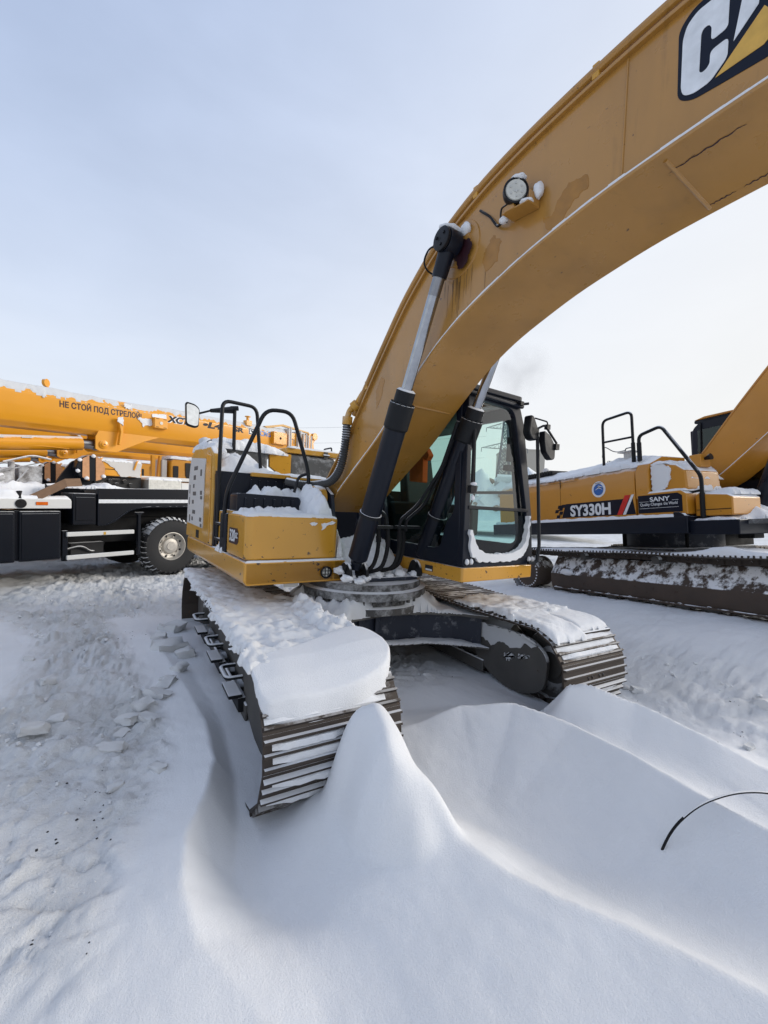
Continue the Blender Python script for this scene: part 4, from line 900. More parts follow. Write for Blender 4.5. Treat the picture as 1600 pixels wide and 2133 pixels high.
# wiper, bumpers, snow on the sill
U(MB().tube([(.435, -1.155, 2.02), (.445, -1.14, 2.58)], .016, 8).box(.40, .47, -1.18, -1.13, 1.96, 2.03).tube([(.47, -1.15, 2.03), (.47, -1.13, 2.60)], .008, 6), 'wiper', BLKS, cab)
ar = [];
for t in np.linspace(-.10, 1.0, 34):             # crescent of snow along the foot of the lower pane
    pass
outer_c = [(.462, 1.62), (.462, 1.44), (.50, 1.36), (.60, 1.305), (.80, 1.295), (1.05, 1.300), (1.20, 1.325), (1.30, 1.41), (1.335, 1.55), (1.335, 1.76)]
inner_c = [(1.315, 1.76), (1.300, 1.60), (1.26, 1.48), (1.16, 1.41), (1.02, 1.378), (.86, 1.38), (.70, 1.385), (.58, 1.43), (.51, 1.53), (.485, 1.62)]
blob_plate('screen_snow', outer_c + inner_c, 'y', -1.15, -1.092, CRUST, cab, .006, 8, .012, n=150)
for i, x in enumerate((.43, .485, 1.345, 1.40)): lump_on('snow_knob', (x, -1.145, 1.31), (.017, .022, .030), cab, seed=40 + i, sub=2)
lump_on('snow_knob', (.44, -1.165, 1.915), (.018, .02, .028), cab, seed=50, sub=2); lump_on('snow_knob', (.435, -1.175, 2.045), (.034, .03, .018), cab, seed=51, sub=2)
# cab base
bs = U(MB().prism(fillet2([(.40, -1.135), (1.43, -1.135), (1.43, .9), (.385, .9), (.385, -1.12)], .05, 5), 'z', 1.115, 1.252), 'cab_base', YEL, bevel=.025, seg=3)
U(MB().box(.379, .383, -.72, -.60, 1.155, 1.215), 'base_label', INT, bs)
U(MB().box(.3775, .3795, -.71, -.61, 1.16, 1.178), 'label_strip', WDEC, bs)
U(MB().box(-.1, 1.40, .85, 2.45, 1.06, 1.25), 'left_skirt', YEL, bevel=.02)
# mirror pole with two mirror heads
mp_ = U(MB().tube(fillet([(1.30, -1.17, 1.275), (1.40, -1.20, 1.275), (1.43, -1.20, 1.45), (1.30, -1.20, 2.62), (1.22, -1.19, 2.72)], .05), .018, 10).box(1.18, 1.30, -1.22, -1.16, 2.60, 2.68).tube(fillet([(1.22, -1.19, 2.64), (1.36, -1.24, 2.72), (1.55, -1.26, 2.55)], .03), .012, 8), 'mirror_pole', BLK)
U(MB().prism(fillet2([(1.14, 2.62), (1.16, 2.80), (1.21, 2.80), (1.30, 2.66), (1.28, 2.55), (1.20, 2.55)], .03, 4), 'y', -1.22, -1.13), 'mirror_housing', BLK, mp_, 40, .02)
U(MB().prism(fillet2([(1.32, 2.66), (1.42, 2.62), (1.52, 2.52), (1.52, 2.38), (1.46, 2.36), (1.36, 2.44), (1.33, 2.55)], .03, 4), 'y', -1.27, -1.20), 'mirror_housing', BLK, mp_, 40, .02)
U(MB().box(1.38, 1.43, -1.26, -1.22, 2.68, 2.73).tube(fillet([(1.25, -1.2, 2.78), (1.40, -1.24, 2.76), (1.41, -1.24, 2.70)], .02), .008, 6).box(1.50, 1.56, -1.29, -1.25, 2.48, 2.54), 'mirror_clamp', BLK, mp_)
# camera stub on the roof corner
U(MB().tube([(1.14, -1.10, 2.92), (1.20, -1.15, 2.93)], .014, 8).box(1.09, 1.14, -1.14, -1.08, 2.90, 2.94), 'roof_stub', BLK, cab)
# orange jacket hung inside the cab
jk = tag(MB().prism(fillet2([(-.02, 2.47), (.02, 2.45), (.07, 2.50), (.17, 2.46), (.26, 2.36), (.20, 2.31), (.16, 2.34), (.15, 2.08), (-.09, 2.06), (-.08, 2.34), (-.13, 2.30), (-.18, 2.36), (-.11, 2.45)], .02), 'x', .49, .56).build('work_jacket', ORNG, None, 40, .02, 3, UR), 'orange work jacket hanging behind the dark side window of the cab', 'jacket')
jk.location = (0.06, -.20, .02)

# ---- snow on the ochre excavator
SH('snow_cover', [(-1.36, -.235), (-.49, -.235), (-.47, .0), (-.47, .42), (-1.34, .40)], 1.652, .03, .05, seed=2, rag=.012, res=.014, lump=.5, lscale=14)
SH('snow_cover', [(-1.33, .10), (-.66, .08), (-.62, .30), (-1.31, .30)], 1.66, lambda X, Y: .015 + .06 * sstep(.12, .29, Y) , .06, seed=3, rag=.02, res=.014, lump=.9, lscale=16)
SH('snow_cover', [(-.66, -.15), (-.47, -.12), (-.36, .2), (-.36, .85), (-1.20, .90), (-1.28, .60), (-.66, .58)], 1.62, lambda X, Y: .22 + .10 * sstep(-1.2, -.5, X), .22, seed=4, rag=.04, res=.02, lump=.55, lscale=7)
SH('snow_cover', [(-1.18, .60), (-.66, .60), (-.64, .98), (-1.1, .99)], 1.76, lambda X, Y: .06 + .17 * np.exp(-((X + .82) ** 2) / .03) * sstep(.5, .9, Y), .08, seed=5, rag=.03, res=.015, lump=.7, lscale=9)
SH('snow_cover', [(-.47, -.18), (-.30, -.36), (.34, -.40), (.40, .1), (-.46, .1)], 1.072, lambda X, Y: .06 + .40 * sstep(-.42, .10, Y) + .12 * np.exp(-((X - .0) ** 2) / .02), .18, seed=6, rag=.02, res=.016, lump=.35, lscale=7)
SH('snow_cover', [(-.46, -.22), (-.40, -.25), (-.34, -.1), (-.34, .4), (-.46, .4)], 1.2, .38, .10, seed=7, rag=.015, res=.014, lump=.3)
SH('snow_cover', [(-1.33, 1.09), (-.55, 1.09), (-.3, 1.3), (-.3, 1.6), (-1.33, 1.56)], 2.085, lambda X, Y: .05 + .24 * np.exp(-((X + 1.05) ** 2) / .09) * sstep(1.0, 1.5, Y), .10, seed=8, rag=.03, res=.02, lump=.6, lscale=8)
SH('snow_cover', [(-1.37, 1.50), (-.58, 1.52), (-.30, 1.60), (-.28, 1.9), (-.4, 2.45), (-1.34, 2.5)], 2.42, lambda X, Y: .13 - .08 * sstep(-.7, -.3, X), .14, seed=9, rag=.04, res=.022, lump=.5, lscale=7)
SH('snow_cover', [(-1.385, 1.25), (-1.22, 1.25), (-1.22, 2.45), (-1.36, 2.5)], lambda X, Y: 2.32 + .08 * sstep(1.2, 1.6, Y) - .10 * sstep(2.2, 2.5, Y), .09, .08, seed=10, rag=.03, res=.02, lump=.5)
SH('snow_cover', [(-.26, 1.64), (.5, 1.66), (.5, 2.3), (-.26, 2.3)], 2.545, .03, .06, seed=11, rag=.02, res=.03)
SH('snow_cover', [(-1.385, .44), (-1.0, .44), (-1.0, 1.02), (-1.385, 1.05)], 1.24, lambda X, Y: .02 + .16 * sstep(.9, .6, Y), .06, seed=12, rag=.02, res=.016)
SH('snow_cover', [(-1.385, -.272), (-.39, -.272), (-.39, -.24), (-1.36, -.245)], 1.243, .016, .014, seed=13, rag=.004, res=.007)
SH('snow_cover', [(-.66, 1.18), (.25, 1.18), (.25, 1.6), (-.66, 1.6)], 2.08, .07, .08, seed=14, rag=.02, res=.02, lump=.5)
lump_on('snow_clump', U_loc := Vector((-1.36, 2.3, 2.55)), (.09, .10, .08), ex, DUSTY, 77)
lump_on('snow_clump', Vector((-1.42, 2.5, 2.40)), (.06, .10, .07), ex, DUSTY, 78)
# on the car body and ring foot
snow_sheet('snow_cover', [(-.75, -.80), (-.40, -.62), (0, -.55), (.42, -.62), (.75, -.82), (.78, .3), (-.78, .3)], .73, lambda X, Y: .03 + .13 * sstep(.86, .66, np.hypot(X, Y)), .05, ex, DUSTY, seed=20, rag=.02, res=.02, lump=.8, lscale=9)
snow_sheet('snow_cover', [(-.85, -.98), (-.42, -.66), (0, -.58), (.42, -.66), (.85, -.98), (.85, -.72), (.4, -.50), (-.4, -.50), (-.8, -.70)], .422, lambda X, Y: .02 + .10 * np.exp(-((X + .35) ** 2) / .05), .06, ex, DUSTY, seed=21, rag=.015, res=.018, lump=.4)
# on the tracks
TT = .838
snow_sheet('snow_cover', [(-1.625, -1.72), (-.79, -1.62), (-.77, -.2), (-.9, .1), (-1.1, .6), (-1.05, 1.3), (-1.15, 2.0), (-1.62, 1.98)], TT - .012, lambda X, Y: (.022 + .022 * sstep(-.7, -1.1, Y) + .015 * sstep(-1.3, -1.6, X)) * (1 - .3 * sstep(-1.5, -1.7, Y)), .03, ex, CRUST, seed=22, rag=.05, res=.017, lump=1.1, lscale=11)
snow_sheet('snow_cover', [(-1.05, -1.45), (-.765, -1.45), (-.75, -.25), (-.85, -.15), (-1.0, -.5)], TT - .01, lambda X, Y: (.05 + .05 * fbm(X * 5, Y * 5, 2, 44)) * sstep(-1.08, -.85, X) + .03 * sstep(-.4, -.8, Y), .06, ex, CRUST, seed=23, rag=.04, res=.015, lump=1.0, lscale=13)
snow_sheet('snow_cover', [(.79, -1.45), (1.60, -1.45), (1.60, -.75), (1.2, -.55), (.80, -.65)], TT - .012, lambda X, Y: .030 + .02 * sstep(-.9, -1.3, Y), .04, ex, CRUST, seed=24, rag=.05, res=.017, lump=.8, lscale=11)
snow_sheet('snow_cover', [(.785, -1.92), (1.16, -1.92), (1.17, -1.40), (.80, -1.30)], lambda X, Y: TT - .006 - .385 * (1 - np.sqrt(np.clip(1 - np.clip((-1.63 - Y) / .46, 0, 1) ** 2, 0.02, 1))), .05, .05, ex, SNOWM, seed=25, rag=.025, res=.014, lump=.5)
snow_sheet('snow_cover', [(1.20, -1.84), (1.60, -1.84), (1.60, -1.38), (1.2, -1.38)], lambda X, Y: TT - .006 - .385 * (1 - np.sqrt(np.clip(1 - np.clip((-1.63 - Y) / .46, 0, 1) ** 2, 0.02, 1))), .03, .03, ex, SNOWM, seed=26, rag=.015, res=.014, lump=.3)
# strips of snow caught between the grousers at the front of both tracks
def grouser_snow(x0, x1, which, th, seed, parent=ex, top=None):
    m = MB(); rg_ = random.Random(seed)
    for (y, z, ty, tz) in TP:
        if top is None and y > -1.63 + .05: continue
        if top is not None and not (top[0] < y < top[1] and z > .7): continue
        for q in (-.034, .033, .1):
            if rg_.random() > which: continue
            t = Vector((0, ty, tz)); n = Vector((0, tz, -ty)); n = -n if n.dot(Vector((0, y + 1.63, z - .425))) < 0 else n
            if n.z < -.75: continue
            c = Vector((0, y, z)) + t * q; k = 16; th_ = th * rg_.uniform(.55, 1.45); xa = x0 + rg_.uniform(.0, .05); xb_ = x1 - rg_.uniform(0, .10) - (rg_.random() < .3) * rg_.uniform(0, .4); tp = []; bt = []
            for i in range(k + 1):
                x = xa + (xb_ - xa) * i / k; e = min(1, 4 * min(i, k - i) / k + .25); hh = th_ * e * rg_.uniform(.75, 1.2)
                for s2, h_ in ((-.027, .002), (-.020, hh * .9), (.012, hh), (.028 * e, .002)):
                    tp.append(c + Vector((x, 0, 0)) + t * s2 + n * h_)
            f = [(i * 4 + a, i * 4 + a + 1, i * 4 + a + 5, i * 4 + a + 4) for i in range(k) for a in range(3)] + [(i * 4 + 3, i * 4, i * 4 + 4, i * 4 + 7) for i in range(k)] + [(0, 1, 2, 3), (k * 4 + 3, k * 4 + 2, k * 4 + 1, k * 4)]
            m.add(tp, f)
    return m.build('grouser_snow', SNOWM, parent, 60)
tag(grouser_snow(.79, 1.60, .80, .024, 14, top=(-1.5, 1.2)), kind='stuff'); tag(grouser_snow(-1.60, -.80, .75, .022, 15, top=(-1.2, 1.6)), kind='stuff'); tag(grouser_snow(-1.60, -.80, .66, .034, 3), kind='stuff'); tag(grouser_snow(.79, 1.60, .62, .030, 4), kind='stuff')

# the thick slab lying on the front of the near track: a thing of its own
_curve = lambda Y: TT - .016 - .40 * (1 - np.sqrt(np.clip(1 - np.clip((-1.63 - Y) / .40, 0, .98) ** 2, .04, 1)))
_top = lambda X, Y: np.interp(-Y, [.9, 1.05, 1.25, 1.5, 1.7, 1.85, 2.0], [.85, .858, .870, .888, .872, .825, .742]) + .045 * sstep(-1.35, -.8, X) - .02 * sstep(-1.45, -1.62, X)
def slab_mesh():
    O = np.array(fillet2([(-1.618, -1.955), (-1.40, -1.99), (-1.05, -1.99), (-.83, -1.93), (-.735, -1.80), (-.745, -1.55), (-.83, -1.40), (-1.1, -1.50), (-1.45, -1.60), (-1.612, -1.62)], .07, 6)); O = resample(np.r_[O, O[:1]], 241)[:-1]
    c = O.mean(0); n = len(O); v = []; an = np.arange(n)
    wob = 1 + .010 * fbm(an * .06, an * 0 + 2.2, 4, 3); layer = .007 * fbm(an * .22, an * 0 + 7.7, 4, 5)
    for k, q in ((.985, -1.0), (1.004, .12), (1.010, .40), (1.004, .70), (1.0, .86), (.988, .955), (.965, 1.0)):
        P = c + (O - c) * (k + layer * 1.6 * math.sin(3 + 9 * q) * (q < .9))[:, None] * wob[:, None]; b = _curve(np.minimum(P[:, 1], -1.0)); t = _top(P[:, 0], P[:, 1])
        z = b - .012 if q < 0 else b + (t - b) * q + layer * (q < .9) * np.sin(q * 9)
        v += [tuple(p) for p in np.c_[P, z]]
    for k in (.93, .88, .8, .7, .6, .5, .4, .3, .2, .1):
        P = c + (O - c) * k * (1 + (wob[:, None] - 1) * k); z = _top(P[:, 0], P[:, 1]) + .006 * fbm(P[:, 0] * 3, P[:, 1] * 3, 3, 9); v += [tuple(p) for p in np.c_[P, z]]
    m = len(v) // n; f = [(i * n + a, i * n + (a + 1) % n, (i + 1) * n + (a + 1) % n, (i + 1) * n + a) for i in range(m - 1) for a in range(n)]
    f += [tuple(range(n))[::-1], tuple(range((m - 1) * n, m * n))]
    return MB().add(v, f)
slab = slab_mesh().build('snow_slab', SNOWM, None, 75)
tag(slab, 'thick smooth slab of snow lying over the front of the near track', 'snow slab')

# ================================================================ THE AMBER EXCAVATOR BEHIND ON THE RIGHT
sx_ = tag(empty('excavator'), 'amber tracked excavator behind on the right with a dark lettered stripe and snowy tracks', 'excavator', 'tracked excavators parked in the snow')
sx_.matrix_world = S_M
def B(m, name, mat, parent=sx_, smooth=35, bevel=0.0, seg=2): return m.build(name, mat, parent, smooth, bevel, seg)
def BS(poly, base, thick, edge, parent=sx_, **kw): return snow_sheet('snow_cover', poly, base, thick, edge, parent, **kw)
TP2, TST2 = track_path(-2.62, 1.95, .425, .47, .02)
SHOE2 = shoe_mesh(.60, TST2, .032, 'track_shoe')
for s2 in (-1, 1):
    tr = B(chain_mesh(TP2, .3), 'track_chain', STEEL, smooth=30); tr.location.x = 1.30 * s2
    place_shoes(tr, TP2, SHOE2)
    f = MB()
    f.prism([(-.14, .22), (.19, .20), (.215, .30), (.215, .46), (.02, .77), (-.1, .74), (-.17, .6)] if s2 > 0 else [(.14, .22), (-.19, .20), (-.215, .30), (-.215, .46), (-.02, .77), (.1, .74), (.17, .6)], 'y', -2.25, 1.36)
    f.prism([(-.235, .185), (-.205, .185), (-.205, .215), (-.235, .215)] if s2 < 0 else [(.205, .185), (.235, .185), (.235, .215), (.205, .215)], 'y', -2.3, 1.30)
    B(f, 'track_frame', RUSTF, tr, 30, .01)
    B(MB().lathe(wheel_lathe(.33, .16, .12), (0, -2.62, .47), (1, 0, 0)), 'idler', FRAME, tr, 30)
    fd = MB().lathe([(.02, -.02), (.30, -.02), (.325, .0), (.325, .16), (.30, .18), (.30, .42), (.02, .42)], (s2 * .26, 1.95, .45), (-s2, 0, 0), 36)
    B(fd, 'final_drive', RUSTF, tr, 30, .004)
    bb_ = MB()
    for k in range(30):
        a = 2 * math.pi * k / 30; bb_.cyl((s2 * .275, 1.95 + .29 * math.cos(a), .45 + .29 * math.sin(a)), (s2 * .29, 1.95 + .29 * math.cos(a), .45 + .29 * math.sin(a)), .014, 6)
    tag(B(bb_, 'drive_bolts', SNOWM if s2 < 0 else STEEL, tr, 30), kind='stuff')
    for k in range(8):
        MB().lathe([(.03, -.2), (.06, -.18), (.11, -.15), (.11, -.10), (.09, -.09), (.09, .09), (.11, .10), (.11, .15), (.06, .18), (.03, .2)], (0, -1.4 + k * .38, .19), (1, 0, 0), 14).build('track_roller', FRAME, tr, 30)
    for y in (-.7, .6): MB().cyl((-.2, y, .80), (.2, y, .80), .06, 12).build('carrier_roller', FRAME, tr, 30)
    if s2 < 0:
        xs = 1.30 * s2
        BS([(-1.59, -2.7), (-1.02, -2.7), (-1.02, 2.1), (-1.59, 2.1)], lambda X, Y: .893 - .42 * (1 - np.sqrt(np.clip(1 - np.clip((Y - 1.95) / .43, 0, 1) ** 2, .03, 1))), lambda X, Y: .035 + .07 * np.exp(-((Y + 1.6) ** 2) / .12) + .015 * np.sin(Y * 2.0), .05, seed=61, rag=.012, res=.03, lump=.25)
        cp = lump_on('snow_clump', (xs - .215, .98, .50), (.05, .14, .055), sx_, seed=63)
B(MB().box(-1.05, 1.05, -.7, .7, .45, .95).lathe([(.1, .9), (.72, .9), (.72, 1.2), (.1, 1.2)], (0, 0, 0), (0, 0, 1), 40), 'car_body', FRAMEB, bevel=.01)
# platform
B(MB().prism([(-1.50, 1.215), (-1.49, 1.19), (-1.1, 1.19), (-1.1, 1.425), (-1.50, 1.425)], 'y', -1.19, 3.1), 'side_skirt', NAVY, bevel=.012)
B(MB().prism([(-1.19, 1.19), (-1.19, 1.425), (-1.07, 1.49), (-1.0, 1.49), (-1.0, 1.19)], 'x', -1.497, -1.42), 'skirt_end', NAVY, bevel=.008)
B(MB().box(-1.44, -.45, -1.78, -1.18, 1.17, 1.36).box(-1.05, 1.3, -1.5, 3.2, 1.18, 1.40), 'main_frame', NAVY, bevel=.01)
B(MB().box(-1.25, -.62, -2.02, -1.70, 1.30, 1.36), 'front_step', GREYM, bevel=.01)
B(MB().box(-.5, 1.3, -.55, .6, .95, 1.185), 'frame_belly', RUB)
# engine hood with bevelled shoulder
hd = B(MB().prism([(-1.455, 1.485), (-1.455, 2.03), (-1.425, 2.15), (-1.34, 2.26), (-1.05, 2.385), (1.2, 2.385), (1.3, 2.1), (1.3, 1.45), (-1.455, 1.45)], 'y', -.40, 2.9), 'engine_hood', SAY, bevel=.02, seg=3)
B(MB().prism([(-1.452, 1.72), (-1.45, 2.14), (-1.38, 2.26), (-1.10, 2.385), (-.55, 2.385), (-.55, 1.72)], 'y', -.62, -.41), 'hood_end', SAY, bevel=.02)
B(MB().box(-1.458, -1.44, 1.098, 1.102, 1.49, 2.2).box(-1.4585, -1.4545, .70, 2.6, 2.145, 2.150), 'panel_gap', RUB, hd)
B(MB().box(-1.4595, -1.455, 1.64, 1.74, 1.66, 1.77), 'door_latch', SAYB, hd, bevel=.004)
# dark stripe, check pattern, red and white slash, lettering
B(MB().prism([(1.08, 1.492), (.98, 1.745), (-.36, 1.745), (-.405, 1.492)], 'x', -1.4575, -1.4548), 'stripe_decal', NDEC, hd, 0)
ck = MB()
for i, (y, z) in enumerate([(1.17, 1.52), (1.10, 1.585), (1.20, 1.62), (1.10, 1.66), (1.04, 1.71), (1.13, 1.70)]):
    ck.prism([(y - .035, z - .03), (y + .05, z - .03), (y + .03, z + .03), (y - .055, z + .03)], 'x', -1.4575, -1.4548)
tag(B(ck, 'check_decal', NDEC, hd, 0), kind='stuff')
B(MB().prism([(-.08, 1.494), (-.23, 1.80), (-.33, 1.80), (-.17, 1.494)], 'x', -1.4595, -1.4573), 'slash_decal', RDEC, hd, 0)
B(MB().prism([(-.185, 1.494), (-.345, 1.80), (-.39, 1.80), (-.235, 1.494)], 'x', -1.4595, -1.4573), 'slash_decal', WDEC, hd, 0)
text('hood_lettering', 'SY330H', WDEC, hd, (-1.459, .875, 1.520), (0, -1, 0), (0, -.02, 1), .265, .84, bold=.035)
# round sticker
stk = B(MB().lathe([(.001, 0), (.135, 0), (.135, .002), (.001, .002)], (-1.4545, .255, 1.945), (-1, 0, 0), 32), 'round_sticker', WDEC, hd, 0)
B(MB().lathe([(.001, 0), (.098, 0), (.098, .001), (.001, .001)], (-1.4568, .255, 1.94), (-1, 0, 0), 32), 'sticker_disc', BDEC, stk, 0)
for k in range(3):
    B(MB().prism([(.33 - k * .03, 1.93 + k * .03), (.25, 1.985 + k * .012), (.17 - k * .01, 1.93 + .02 * k), (.25, 1.965 + k * .012)], 'x', -1.459, -1.458), 'sticker_wave', WDEC if k % 2 == 0 else NDEC, stk, 0)
text('sticker_lettering', 'EXPERT', NDEC, stk, (-1.458, .315, 2.042), (0, -1, 0), (0, 0, 1), .026, .12)
# front tool box with the maker's plate
fb_ = B(MB().prism([(-.435, 1.455), (-.435, 1.775), (-.46, 1.795), (-1.09, 1.80), (-1.17, 1.745), (-1.175, 1.455)], 'x', -1.455, -.55), 'tool_box', SAY, bevel=.025, seg=3)
B(MB().prism([(-.45, 1.495), (-.45, 1.765), (-1.05, 1.765), (-1.11, 1.725), (-1.11, 1.495)], 'x', -1.4575, -1.4545), 'maker_plate', NDEC, fb_, 0)
text('maker_lettering', 'SANY', WDEC, fb_, (-1.459, -.64, 1.665), (0, -1, 0), (0, 0, 1), .09, .30, bold=.02)
text('slogan_lettering', 'Quality Changes', WDEC, fb_, (-1.459, -.485, 1.605), (0, -1, 0), (0, 0, 1), .062, .34)
text('slogan_lettering', 'the World', WDEC, fb_, (-1.459, -.845, 1.605), (0, -1, 0), (0, 0, 1), .062, .20)
B(MB().box(-1.4595, -1.4572, -.62, -.47, 1.665, 1.669).box(-1.4595, -1.4572, -1.06, -.97, 1.665, 1.669).box(-1.4595, -1.4572, -1.06, -.47, 1.565, 1.569), 'plate_rule', WDEC, fb_, 0)
B(MB().prism([(-.62, 1.80), (-.60, 2.20), (-.75, 2.24), (-1.0, 2.18), (-1.12, 2.08), (-1.14, 1.80)], 'x', -1.38, -.60), 'valve_cover', SAY, bevel=.03)
B(MB().box(-.95, -.72, -1.08, -.92, 2.15, 2.34), 'lamp_post_box', SAYB, bevel=.01)
B(MB().tube([(-.85, -1.08, 2.27), (-.85, -1.17, 2.29)], [.02, .05], 10), 'front_lamp', BLK)
B(MB().prism([(-1.20, 1.42), (-1.20, 1.70), (-1.24, 1.74), (-1.60, 1.70), (-1.66, 1.66), (-1.66, 1.42)], 'x', -1.33, -.7), 'step_box', SAY, bevel=.02)
B(MB().box(-1.335, -1.3, -1.64, -1.22, 1.50, 1.51), 'box_gap', RUB)
# exhaust, rails
B(MB().lathe([(.02, 0), (.085, 0), (.09, .19), (.02, .19)], (-1.02, -.02, 2.36), (0, 0, 1), 20).box(-1.15, -.89, -.15, .11, 2.548, 2.562), 'exhaust_stack', WFROST, bevel=.003)
B(MB().tube(fillet([(-1.02, .06, 2.57), (-1.02, .05, 2.63), (-1.02, -.09, 2.63), (-1.02, -.11, 2.56)], .03), .010, 6).tube(fillet([(-1.02, .05, 2.60), (-1.15, .15, 2.57), (-1.3, .25, 2.70), (-1.3, .28, 2.5)], .08), .008, 6), 'stack_cable', HOSE)
B(MB().tube(fillet([(-1.30, .255, 2.33), (-1.30, .245, 3.13), (-1.30, -.30, 3.15), (-1.30, -.30, 2.33)], .10), .023, 10).tube([(-1.30, .25, 2.755), (-1.30, -.30, 2.735)], .018, 8).tube([(-1.30, -.30, 2.33), (-1.30, -.30, 2.64)], .031, 10), 'handrail', BLKS)
B(MB().tube(fillet([(-1.30, -.40, 2.33), (-1.30, -.40, 2.73), (-1.30, -.76, 2.80), (-1.315, -1.29, 1.98), (-1.33, -1.30, 1.40), (-1.33, -1.22, 1.33)], .08), .026, 10).tube([(-1.30, -.40, 2.33), (-1.30, -.40, 2.62)], .034, 10).tube([(-1.33, -1.30, 1.74), (-1.33, -1.30, 1.40)], .034, 10).tube(fillet([(-1.33, -1.30, 1.78), (-1.30, -1.12, 1.76), (-1.28, -1.06, 1.82), (-1.28, -1.06, 2.0)], .05), .018, 8).box(-1.38, -1.28, -1.34, -1.26, 1.28, 1.36), 'handrail', BLKS)
# boom, its cylinders, cab
T2 = smoothline([(-.50, 2.10), (-.75, 2.38), (-1.20, 2.92), (-1.68, 3.46), (-2.3, 4.1), (-2.9, 4.5), (-3.6, 4.65), (-4.4, 4.6), (-5.4, 4.3)], 50, 4)
B2_ = smoothline([(-.55, 1.85), (-.88, 1.94), (-1.25, 2.24), (-1.62, 2.54), (-2.2, 3.05), (-2.8, 3.5), (-3.6, 3.75), (-4.4, 3.85), (-5.4, 3.85)], 50, 4)
bo2 = B(MB().add(*strips(T2, B2_, -.36, .36)), 'boom', SAYB, smooth=25)
B(MB().add(*strips(B2_, np.c_[B2_[:, 0], B2_[:, 1] - .022], -.39, .39)), 'bottom_flange', SAYB, bo2, 25)
tp2 = [(-.30, a, b + .06) for a, b in T2[3:40]]
B(MB().tube(tp2, .028, 8).tube([(x + .09, y, z) for x, y, z in tp2], .028, 8).tube([(x + .16, y, z - .01) for x, y, z in tp2], .02, 8), 'boom_pipe', SAYB, bo2)
l2 = MB()
for i in range(3, 36):
    (a, b), (c, d) = B2_[i], B2_[i + 1]
    l2.add([(-.388, a, b), (-.361, a, b), (-.361, a, b + .024), (-.388, a, b + .015), (-.388, c, d), (-.361, c, d), (-.361, c, d + .024), (-.388, c, d + .015)], [(0, 1, 2, 3), (7, 6, 5, 4), (3, 2, 6, 7), (0, 3, 7, 4), (0, 4, 5, 1), (1, 5, 6, 2)])
B(l2, 'lip_snow', SNOWM, bo2, 50)
B(MB().lathe([(.02, 0), (.17, 0), (.17, .03), (.12, .06), (.02, .06)], (-.50, -.72, 2.02), (-1, 0, 0), 8).prism(fillet2([(-.45, 1.4), (-.50, 2.1), (-.65, 2.22), (-.85, 2.18), (-.98, 1.9), (-1.1, 1.4)], .1), 'x', -.50, -.42), 'boom_foot_bracket', NAVY, bevel=.006)
for x in (-.50, .50):
    f0, e0 = Vector((x, -1.42, 1.20)), Vector((x, -2.4, 3.75)); d = (e0 - f0).normalized()
    c_ = B(MB().tube([f0, f0 + d * .10, f0 + d * 1.5], [.07, .105, .105], 20), 'boom_cylinder', NAVYC, smooth=30)
    B(MB().tube([f0 + d * 1.5, e0], .05, 16), 'rod', CHROME, c_, 30)
    B(MB().box(x - .12, x + .12, -1.52, -1.32, 1.10, 1.25), 'cylinder_bracket', BLKS, bevel=.01)
cb2 = B(MB().prism(fillet2([(.0, 1.42), (-.13, 2.5), (-.16, 3.02), (-.35, 3.16), (-1.1, 3.14), (-1.42, 2.6), (-1.5, 1.42)], .08), 'x', .42, .46).prism(fillet2([(.0, 1.42), (-.13, 2.5), (-.16, 3.02), (-.35, 3.16), (-1.1, 3.14), (-1.42, 2.6), (-1.5, 1.42)], .08), 'x', 1.36, 1.42).box(.46, 1.36, -.17, -.10, 1.42, 3.0).box(.42, 1.42, -1.1, -.2, 3.10, 3.16), 'cab', NAVY, bevel=.02)
B(MB().prism([(-.2, 3.16), (-.38, 3.20), (-1.0, 3.19), (-1.1, 3.15)], 'x', .40, 1.40), 'cab_roof', SAYB, cb2, bevel=.02)
B(MB().prism([(-.22, 2.0), (-.26, 2.98), (-1.0, 2.98), (-1.3, 2.5), (-1.38, 2.0)], 'x', .41, .419), 'side_window', GDARK, cb2, 0)
B(MB().tube([(.40, -.30, 2.3), (.40, -.32, 3.1)], .012, 6).tube([(.40, -.40, 2.62), (.40, -.47, 2.60)], .03, 8), 'cab_handle', BLKS, cb2)
# hood grille far back and the mirror-like cap
B(MB().box(-1.2, -.6, 1.55, 2.35, 2.385, 2.45), 'hood_vent', RUB, bevel=.02)
hv = MB()
for k in range(10):
    hv.box(-1.21, -.6, 1.58 + k * .075, 1.60 + k * .075, 2.40, 2.47)
tag(B(hv, 'vent_bars', RUBS), kind='stuff')
B(MB().lathe([(.01, 0), (.06, 0), (.08, .1), (.04, .16), (.01, .16)], (-.8, 2.1, 2.45), (-.3, 0, 1), 14), 'vent_cap', WFROST)
BS([(-1.40, -.40), (-.5, -.40), (-.4, 1.5), (-.5, 2.9), (-1.35, 2.9), (-1.42, 1.5)], lambda X, Y: np.where(X < -1.05, 2.23 + (X + 1.40) * .43, 2.383), lambda X, Y: .03 + .06 * np.exp(-((Y - .1) ** 2) / .25), .06, seed=64, rag=.04, res=.03, lump=.5)
BS([(-1.40, -.62), (-.58, -.62), (-.58, -1.12), (-1.36, -1.12)], lambda X, Y: 2.22 - .25 * sstep(-.85, -1.15, Y), .05, .08, seed=65, rag=.03, res=.025, lump=.5)
blob_plate('stuck_snow', [(-.64, 1.82), (-.63, 2.20), (-.80, 2.22), (-.93, 2.12), (-.92, 1.98), (-.86, 1.86), (-.80, 1.815)], 'x', -1.40, -1.375, CRUST, sx_, .008, 9, .008)
